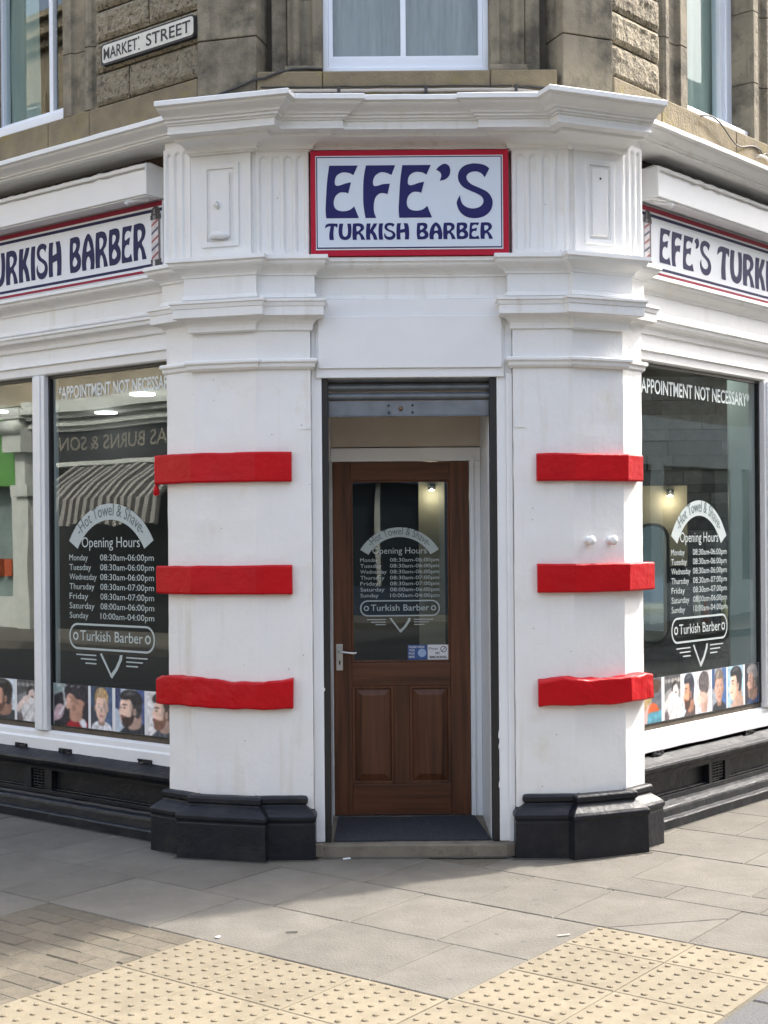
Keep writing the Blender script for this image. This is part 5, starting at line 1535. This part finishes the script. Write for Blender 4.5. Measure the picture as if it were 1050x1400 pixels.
for i, (a, h) in enumerate(((2.30, 0.22), (2.36, 0.16), (2.43, 0.26), (2.50, 0.18))):
    MB().tube([(a, 9.95, 1.0), (a, 9.95, 1.0 + h * 0.7), (a, 9.95, 1.0 + h * 0.78), (a, 9.95, 1.0 + h)], [0.024, 0.024, 0.010, 0.012], ink(*((190, 190, 180), (150, 60, 40), (60, 90, 110), (210, 200, 150))[i]), 12).build('bottle', SHOP)
MB().box(F0, 2.2, 2.62, 9.86, 10.18, 0.97, 0.998, M_DARK).build('shelf', SHOP)
MB().box(F0, 0.27, 0.47, 10.48, 10.54, 0.3, 2.12, M_WARMW).build('wall_panel', SHOP)
M_TEAL = pbr('pale_teal_board', (0.30, 0.36, 0.35), None, rough=0.5)
MB().box(F0, 2.375, 2.60, 9.30, 9.34, 0.3, 2.72, M_TEAL).build('partition', SHOP)
fr_ = MB(); fr_.prism(F0, [(0.95, 0.9), (1.55, 0.9), (1.55, 2.2), (0.95, 2.2)], 10.9, 10.95, M_CHROME, [[(1.0, 0.95), (1.5, 0.95), (1.5, 2.15), (1.0, 2.15)]])
fr_.build('mirror_frame', SHOP)
for x, y, zz, e in ((2.12, 10.02, 1.93, 2.2), (0.37, 10.42, 2.0, 2.0)):
    MB().tube([(x, y, zz + 0.06), (x, y, zz + 0.015)], 0.03, M_CHROME, 12).build('spot_lamp', SHOP)
    MB().tube([(x, y, zz + 0.014), (x, y, zz + 0.008)], 0.024, M_LED, 12).build('spot_bulb', SHOP)
    ld = bpy.data.lights.new('spot_light', 'POINT'); ld.energy = e * 0.14; ld.color = (1, 0.85, 0.6); ld.shadow_soft_size = 0.03
    lo_ = bpy.data.objects.new('spot_light', ld); COL.objects.link(lo_); lo_.location = (x, y - 0.03, zz - 0.03)

# ------------------------------------------------------------------ street name plate
NP = empty('street_name_plate', LW.w(0.08, yLu - 0.02, 4.30), 'white cast plate with black letters MARKET STREET fixed to rough stone', 'street sign')
yn = yLu - 0.034
MB().prism(LW, rrect(-0.296, 0.436, 4.290, 4.412, 0.022), yn, yn + 0.03, M_IRON).build('backing', NP, 0.004)
MB().prism(LW, rrect(-0.280, 0.432, 4.302, 4.401, 0.018), yn - 0.003, yn + 0.001, M_ENAMEL).build('plate_face', NP)
for t, x, w in (('MARKET', -0.268, 0.274), ('STREET', 0.074, 0.340)):
    nl = MB()
    put_font(nl, LW, t, x, 4.320, w, 0.064, yn - 0.0045, M_IRON, 0.012)
    nl.build('lettering', NP, normals=False)
nl = MB()
nl.box(LW, 0.012, 0.020, yn - 0.0045, yn - 0.003, 4.374, 4.388, M_IRON)
nl.box(LW, 0.014, 0.023, yn - 0.0045, yn - 0.003, 4.314, 4.322, M_IRON)
nl.build('stop_mark', NP, normals=False)

# ------------------------------------------------------------------ cables on the cornice
cb = MB()
wob = lambda i: noise.noise(Vector((i * 1.7, 0, 0))) * 0.006
cb.tube([(-0.62 + 1.50 * i / 30, 6.992, 3.962 + wob(i) * 0.7 - 0.006 * (i > 26) * (i - 26)) for i in range(31)], 0.0085, M_PIPE, 8)
CABA = cb.build('cable', label='beige cable clipped along the top of the white cornice under the stone sill', cat='cable')
for x in (-0.215, 0.235, 0.70):
    MB().box(F0, x - 0.008, x + 0.008, 6.980, 7.012, 3.945, 3.985, M_CABLE).build('clip', CABA, 0.002)
pts = [(*L2u.w(-0.36, -0.012), 3.935), (*L2u.w(-0.28, -0.012), 3.955), (*L2u.w(-0.15, -0.012), 3.99), (*L2u.w(-0.03, -0.012), 4.025), (-0.645, 7.0, 4.027), (-0.60, 7.002, 4.032), (-0.53, 7.004, 4.062), (-0.46, 7.03, 4.086), (-0.38, 7.035, 4.092), (-0.30, 7.04, 4.09)]
CABB = MB().tube(pts, 0.007, M_CABLE, 8).build('cable', label='dark cable climbing from the left cornice across the stone to the corner window sill', cat='cable')
pts = [(0.70 + 0.25 * i / 8, 6.985 + 0.006 * i, 3.975 + wob(i)) for i in range(9)] + [(*R2u.w(0.02 + 0.04 * i, -0.012), 3.972 - 0.005 * i) for i in range(1, 6)]
MB().tube(pts, 0.006, M_CABLE, 8).build('cable', label='black cable sagging over the right end of the cornice below the smooth quoin', cat='cable')
pts = [(-0.62 + 1.30 * i / 24, 7.002, 3.985 + 0.7 * wob(i + 40)) for i in range(25)]
MB().tube(pts, 0.004, M_CABLE, 6).build('cable', label='thin black wire above the beige cable on the cornice', cat='cable')
pts = []
for i in range(40):
    t = i / 39
    pts.append(RW.w(0.30 + 1.25 * t, yRu - 0.03 - 0.01 * math.sin(9 * t), 4.06 - 0.13 * t + 0.035 * math.sin(14 * t) + (0.03 * math.sin(40 * t) if t > 0.6 else 0)))
MB().tube(pts, 0.0045, M_CABLE, 6).build('cable', label='looping loose wire on the right stone sill course', cat='cable')
MB().tube([RW.w(0.95 + 0.6 * i / 10, yRu - 0.04, 3.955 + 0.02 * math.sin(i)) for i in range(11)], 0.009, M_PIPE, 8).build('cable', label='pale cable lying on the right side cornice', cat='cable')

# ------------------------------------------------------------------ litter on the pavement
def chip(x, y, l, w, a, mat, label, cat='paint fleck', name='paint_fleck'):
    mb = MB()
    fr = Frame(x, y, a)
    mb.prism(fr, [(-l / 2, 0.0)] * 0 + [(-l / 2, 0.0015), (l / 2, 0.0015), (l / 2, 0.006), (-l / 2, 0.0045)], -w / 2, w / 2, mat)
    return mb.build(name, label=label, cat=cat)
chip(-0.205, 7.06 - 0.11, 0.04, 0.02, 20, MW, 'white paint chip on the step edge left of the doormat')
chip(0.728, 5.585, 0.055, 0.008, 12, pbr('bleached_stick', (0.62, 0.58, 0.48), None), 'pale thin stick lying on the slab beside the right tactile paving', 'stick', 'stick')
chip(-0.70, 5.60, 0.02, 0.015, 40, MW, 'white fleck on the slab above the left tactile paving')
chip(-0.40, 5.66, 0.05, 0.004, -4, M_CABLE, 'dark twig on the slab in front of the left tactile paving', 'twig', 'twig')

for x, z_, w in ((0.5935, 0.62, 0.020), (0.5945, 0.56, 0.012), (0.594, 0.36, 0.016), (-0.3185, 0.86, 0.010)):
    MB().prism(F0, smooth_loop([(x - .006, z_ - w), (x + .004, z_ - w * .6), (x + .005, z_ + w * .7), (x - .004, z_ + w)], 3), 7.0435, 7.052, M_TRIM).build('paint_chip', SHU)

# ------------------------------------------------------------------ across the streets (seen in the glass)
M_FAR = pbr('far_sandstone', (0.36, 0.30, 0.21), (0.28, 0.235, 0.165), 2.2, 0.9, c3=(0.20, 0.17, 0.12), s3=1.0)
M_FARW = pbr('far_white_paint', (0.66, 0.67, 0.62), (0.52, 0.54, 0.48), 4, 0.6)
M_FARG = pbr('far_green_paint', (0.12, 0.34, 0.07), (0.10, 0.28, 0.06), 3, 0.5)
M_FARD = pbr('far_dark_shopfront', (0.018, 0.020, 0.022), (0.03, 0.03, 0.03), 3, 0.4)
M_FARB = pbr('far_window', (0.03, 0.04, 0.05), None, rough=0.1)
M_STR1 = pbr('awning_white_stripe', (0.30, 0.29, 0.26), None, rough=0.8)
M_STR2 = pbr('awning_dark_stripe', (0.06, 0.055, 0.05), None, rough=0.8)

def far_building(name, fr, x0, x1, h, z_low, label, n_win, w0=0):
    B = empty(name, fr.w((x0 + x1) / 2, 0, -0.1), label, 'building')
    MB().box(fr, x0, x1, 0.0, 6.0, z_low, h, M_FAR).build('wall', B)
    for k, (a, b, d) in enumerate(((h - 0.5, h - 0.35, 0.12), (h - 0.35, h - 0.12, 0.28), (h - 0.12, h, 0.4))):
        MB().box(fr, x0, x1, -d, 0.1, a + 0.002, b, M_FAR).build('eaves_course', B)
    for zz in (z_low + 1.0, z_low + 3.9):
        if zz + 1.9 > h - 0.6:
            continue
        for i in range(n_win):
            cx = x0 + (x1 - x0) * (i + 0.5) / n_win + w0
            f = MB().prism(fr, [(cx - .62, zz - .1), (cx + .62, zz - .1), (cx + .62, zz + 1.95), (cx - .62, zz + 1.95)], -0.08, 0.01, M_FAR, [[(cx - .5, zz), (cx + .5, zz), (cx + .5, zz + 1.8), (cx - .5, zz + 1.8)]])
            wob_ = f.build('window', B)
            MB().box(fr, cx - .5, cx + .5, -0.012, -0.004, zz, zz + 1.8, M_FARB).build('pane', wob_)
            MB().prism(fr, [(cx - .5, zz), (cx + .5, zz), (cx + .5, zz + 1.8), (cx - .5, zz + 1.8)], -0.035, -0.014, M_FARW,
                       [[(cx - .44, zz + .06), (cx + .44, zz + .06), (cx + .44, zz + .88), (cx - .44, zz + .88)], [(cx - .44, zz + .94), (cx + .44, zz + .94), (cx + .44, zz + 1.74), (cx - .44, zz + 1.74)]]).build('sash', wob_)
    return B

OP = Frame(*LW.w(0, -11.0), LW.deg + 180)
BA = far_building('stone_building', OP, 3.0, 28.0, 11.4, 4.2, 'sandstone building across the left street with a striped awning shop', 9)
lw_ = MB()
lw_.box(OP, 10.6, 15.1, 0.25, 0.6, -0.2, 4.2, M_FARD); lw_.box(OP, 3.0, 10.6, 0.1, 0.6, -0.2, 4.2, M_FAR)
lw_.box(OP, 15.1, 28.0, 0.2, 0.6, -0.2, 4.2, pbr('far_teal_wall', (0.24, 0.31, 0.29), (0.15, 0.19, 0.18), 5, 0.5))
lw_.build('ground_floor_wall', BA)
for a, b, d in ((3.64, 3.72, 0.20), (3.722, 3.80, 0.28), (3.802, 3.86, 0.22), (3.862, 3.96, 0.36), (3.962, 4.06, 0.46), (4.062, 4.198, 0.40)):
    MB().box(OP, 10.6, 15.1, -d, 0.2, a, b, M_FARW).build('shop_cornice', BA)
MB().box(OP, 10.6, 15.1, -0.10, 0.2, 3.08, 3.638, M_FARD).build('shop_fascia', BA)
ft = MB()
put_font(ft, OP, 'AS BURNS & SON', 11.5, 3.30, 2.9, 0.25, -0.104, pbr('far_gilt_lettering', (0.22, 0.20, 0.16), None), 0.01)
ft.build('shop_lettering', BA, normals=False)
MB().box(OP, 10.6, 15.1, -0.14, 0.2, 3.0, 3.078, M_FARW).build('shop_fascia_edge', BA)
AW = empty('striped_awning', OP.w(12.8, -0.5, 2.0), 'black and white striped awning across the left street', 'awning')
x = 10.7; k = 0
while x < 13.9:
    y_, z_ = (-0.15, 2.96), (-1.0, 2.52)
    pr = [(-0.15, 2.98), (-0.75, 2.62), (-1.05, 2.36), (-1.12, 1.90), (-1.11, 1.90), (-1.03, 2.34), (-0.74, 2.58), (-0.15, 2.95)]
    vs = [OP.w(xx, y, zz + 0.02 * math.sin(k)) for xx in (x, x + 0.095) for y, zz in pr]
    n = len(pr)
    MB().add(vs, [(i, (i + 1) % n, n + (i + 1) % n, n + i) for i in range(n)], M_STR1 if k % 2 else M_STR2).build('stripe', AW)
    x += 0.0955; k += 1
pl = MB()
pl.box(OP, 15.15, 15.50, -0.25, 0.25, -0.1, 2.5, M_FARW); pl.box(OP, 15.08, 15.58, -0.32, 0.25, 2.502, 2.7, M_FARW)
pl.box(OP, 15.2, 15.48, -0.28, 0.25, 2.702, 3.3, M_FARW); pl.box(OP, 15.1, 15.6, -0.45, 0.25, 3.302, 3.75, M_FARW)
pl.tube([OP.w(15.1, -0.42, 3.75), OP.w(15.6, -0.42, 3.75)], 0.14, M_FARW, 14)
pl.box(OP, 15.05, 15.62, -0.5, 0.25, 3.9, 4.1, M_FARW)
pl.build('white_pilaster', BA)
gs = MB()
gs.box(OP, 15.63, 21, -0.10, 0.2, 2.85, 3.75, M_FARG); gs.box(OP, 15.64, 21, -0.3, 0.2, 3.752, 3.95, M_FARG)
gs.box(OP, 15.64, 21, -0.16, 0.2, 2.70, 2.848, M_FARG)
gs.build('green_fascia', BA)
MB().box(OP, 15.63, 15.9, -0.05, 0.2, -0.1, 2.698, M_FARW).build('shop_post', BA)
MB().box(OP, 15.91, 21, 0.0, 0.2, -0.1, 0.55, M_FARW).build('shop_riser', BA)
for i in range(6):
    MB().box(OP, 16.15 + i * .34, 16.36 + i * .34, 0.1, 0.198, 0.95, 1.3, pbr('orange_stock', (0.45, 0.09, 0.03), None)).build('window_stock', BA)
RP = Frame(*RW.w(0, -9.5), RW.deg + 180)
far_building('stone_building', RP, -22.0, 2.0, 10.5, 3.9, 'sandstone building across the right street with white shop windows', 9)
lw_ = MB()
for i in range(8):
    a = -22 + i * 3
    lw_.box(RP, a, a + 0.5, -0.1, 0.3, -0.2, 3.898, M_FARW); lw_.box(RP, a + .5, a + 3, 0.1, 0.3, -0.2, 0.7, M_FARW); lw_.box(RP, a + .5, a + 3, -0.1, 0.3, 3.0, 3.898, M_FARW)
    lw_.box(RP, a + .5, a + 3, 0.2, 0.3, 0.702, 2.998, M_FARB)
lw_.build('shopfront', tag(bpy.data.objects['stone_building.001']))
BP = Frame(0, -13.0, 180)
far_building('stone_building', BP, -14.0, 14.0, 10.0, 3.6, 'sandstone corner building behind the viewpoint with blue painted shopfronts', 10)
lw_ = MB()
M_FARBL = pbr('far_blue_paint', (0.05, 0.07, 0.11), None, rough=0.5)
for i in range(9):
    a = -14 + i * 3.1
    lw_.box(BP, a, a + 0.4, -0.1, 0.3, -0.2, 3.598, M_FARBL); lw_.box(BP, a + .4, a + 3.1, 0.1, 0.3, -0.2, 0.6, M_FARBL); lw_.box(BP, a + .4, a + 3.1, -0.1, 0.3, 2.8, 3.598, M_FARBL)
    lw_.box(BP, a + .4, a + 3.1, 0.2, 0.3, 0.602, 2.798, M_FARB); lw_.box(BP, a + 1.7, a + 1.8, 0.12, 0.198, 0.602, 2.798, M_FARW)
lw_.build('shopfront', bpy.data.objects['stone_building.002'])
for fr, a, b, nm in ((OP, 2, 28, 'pavement'), (RP, -22, 3, 'pavement'), (BP, -14, 14, 'pavement')):
    MB().box(fr, a, b, -2.2, 0.2, -0.5, -0.02, M_SLAB).build(nm, kind='structure')
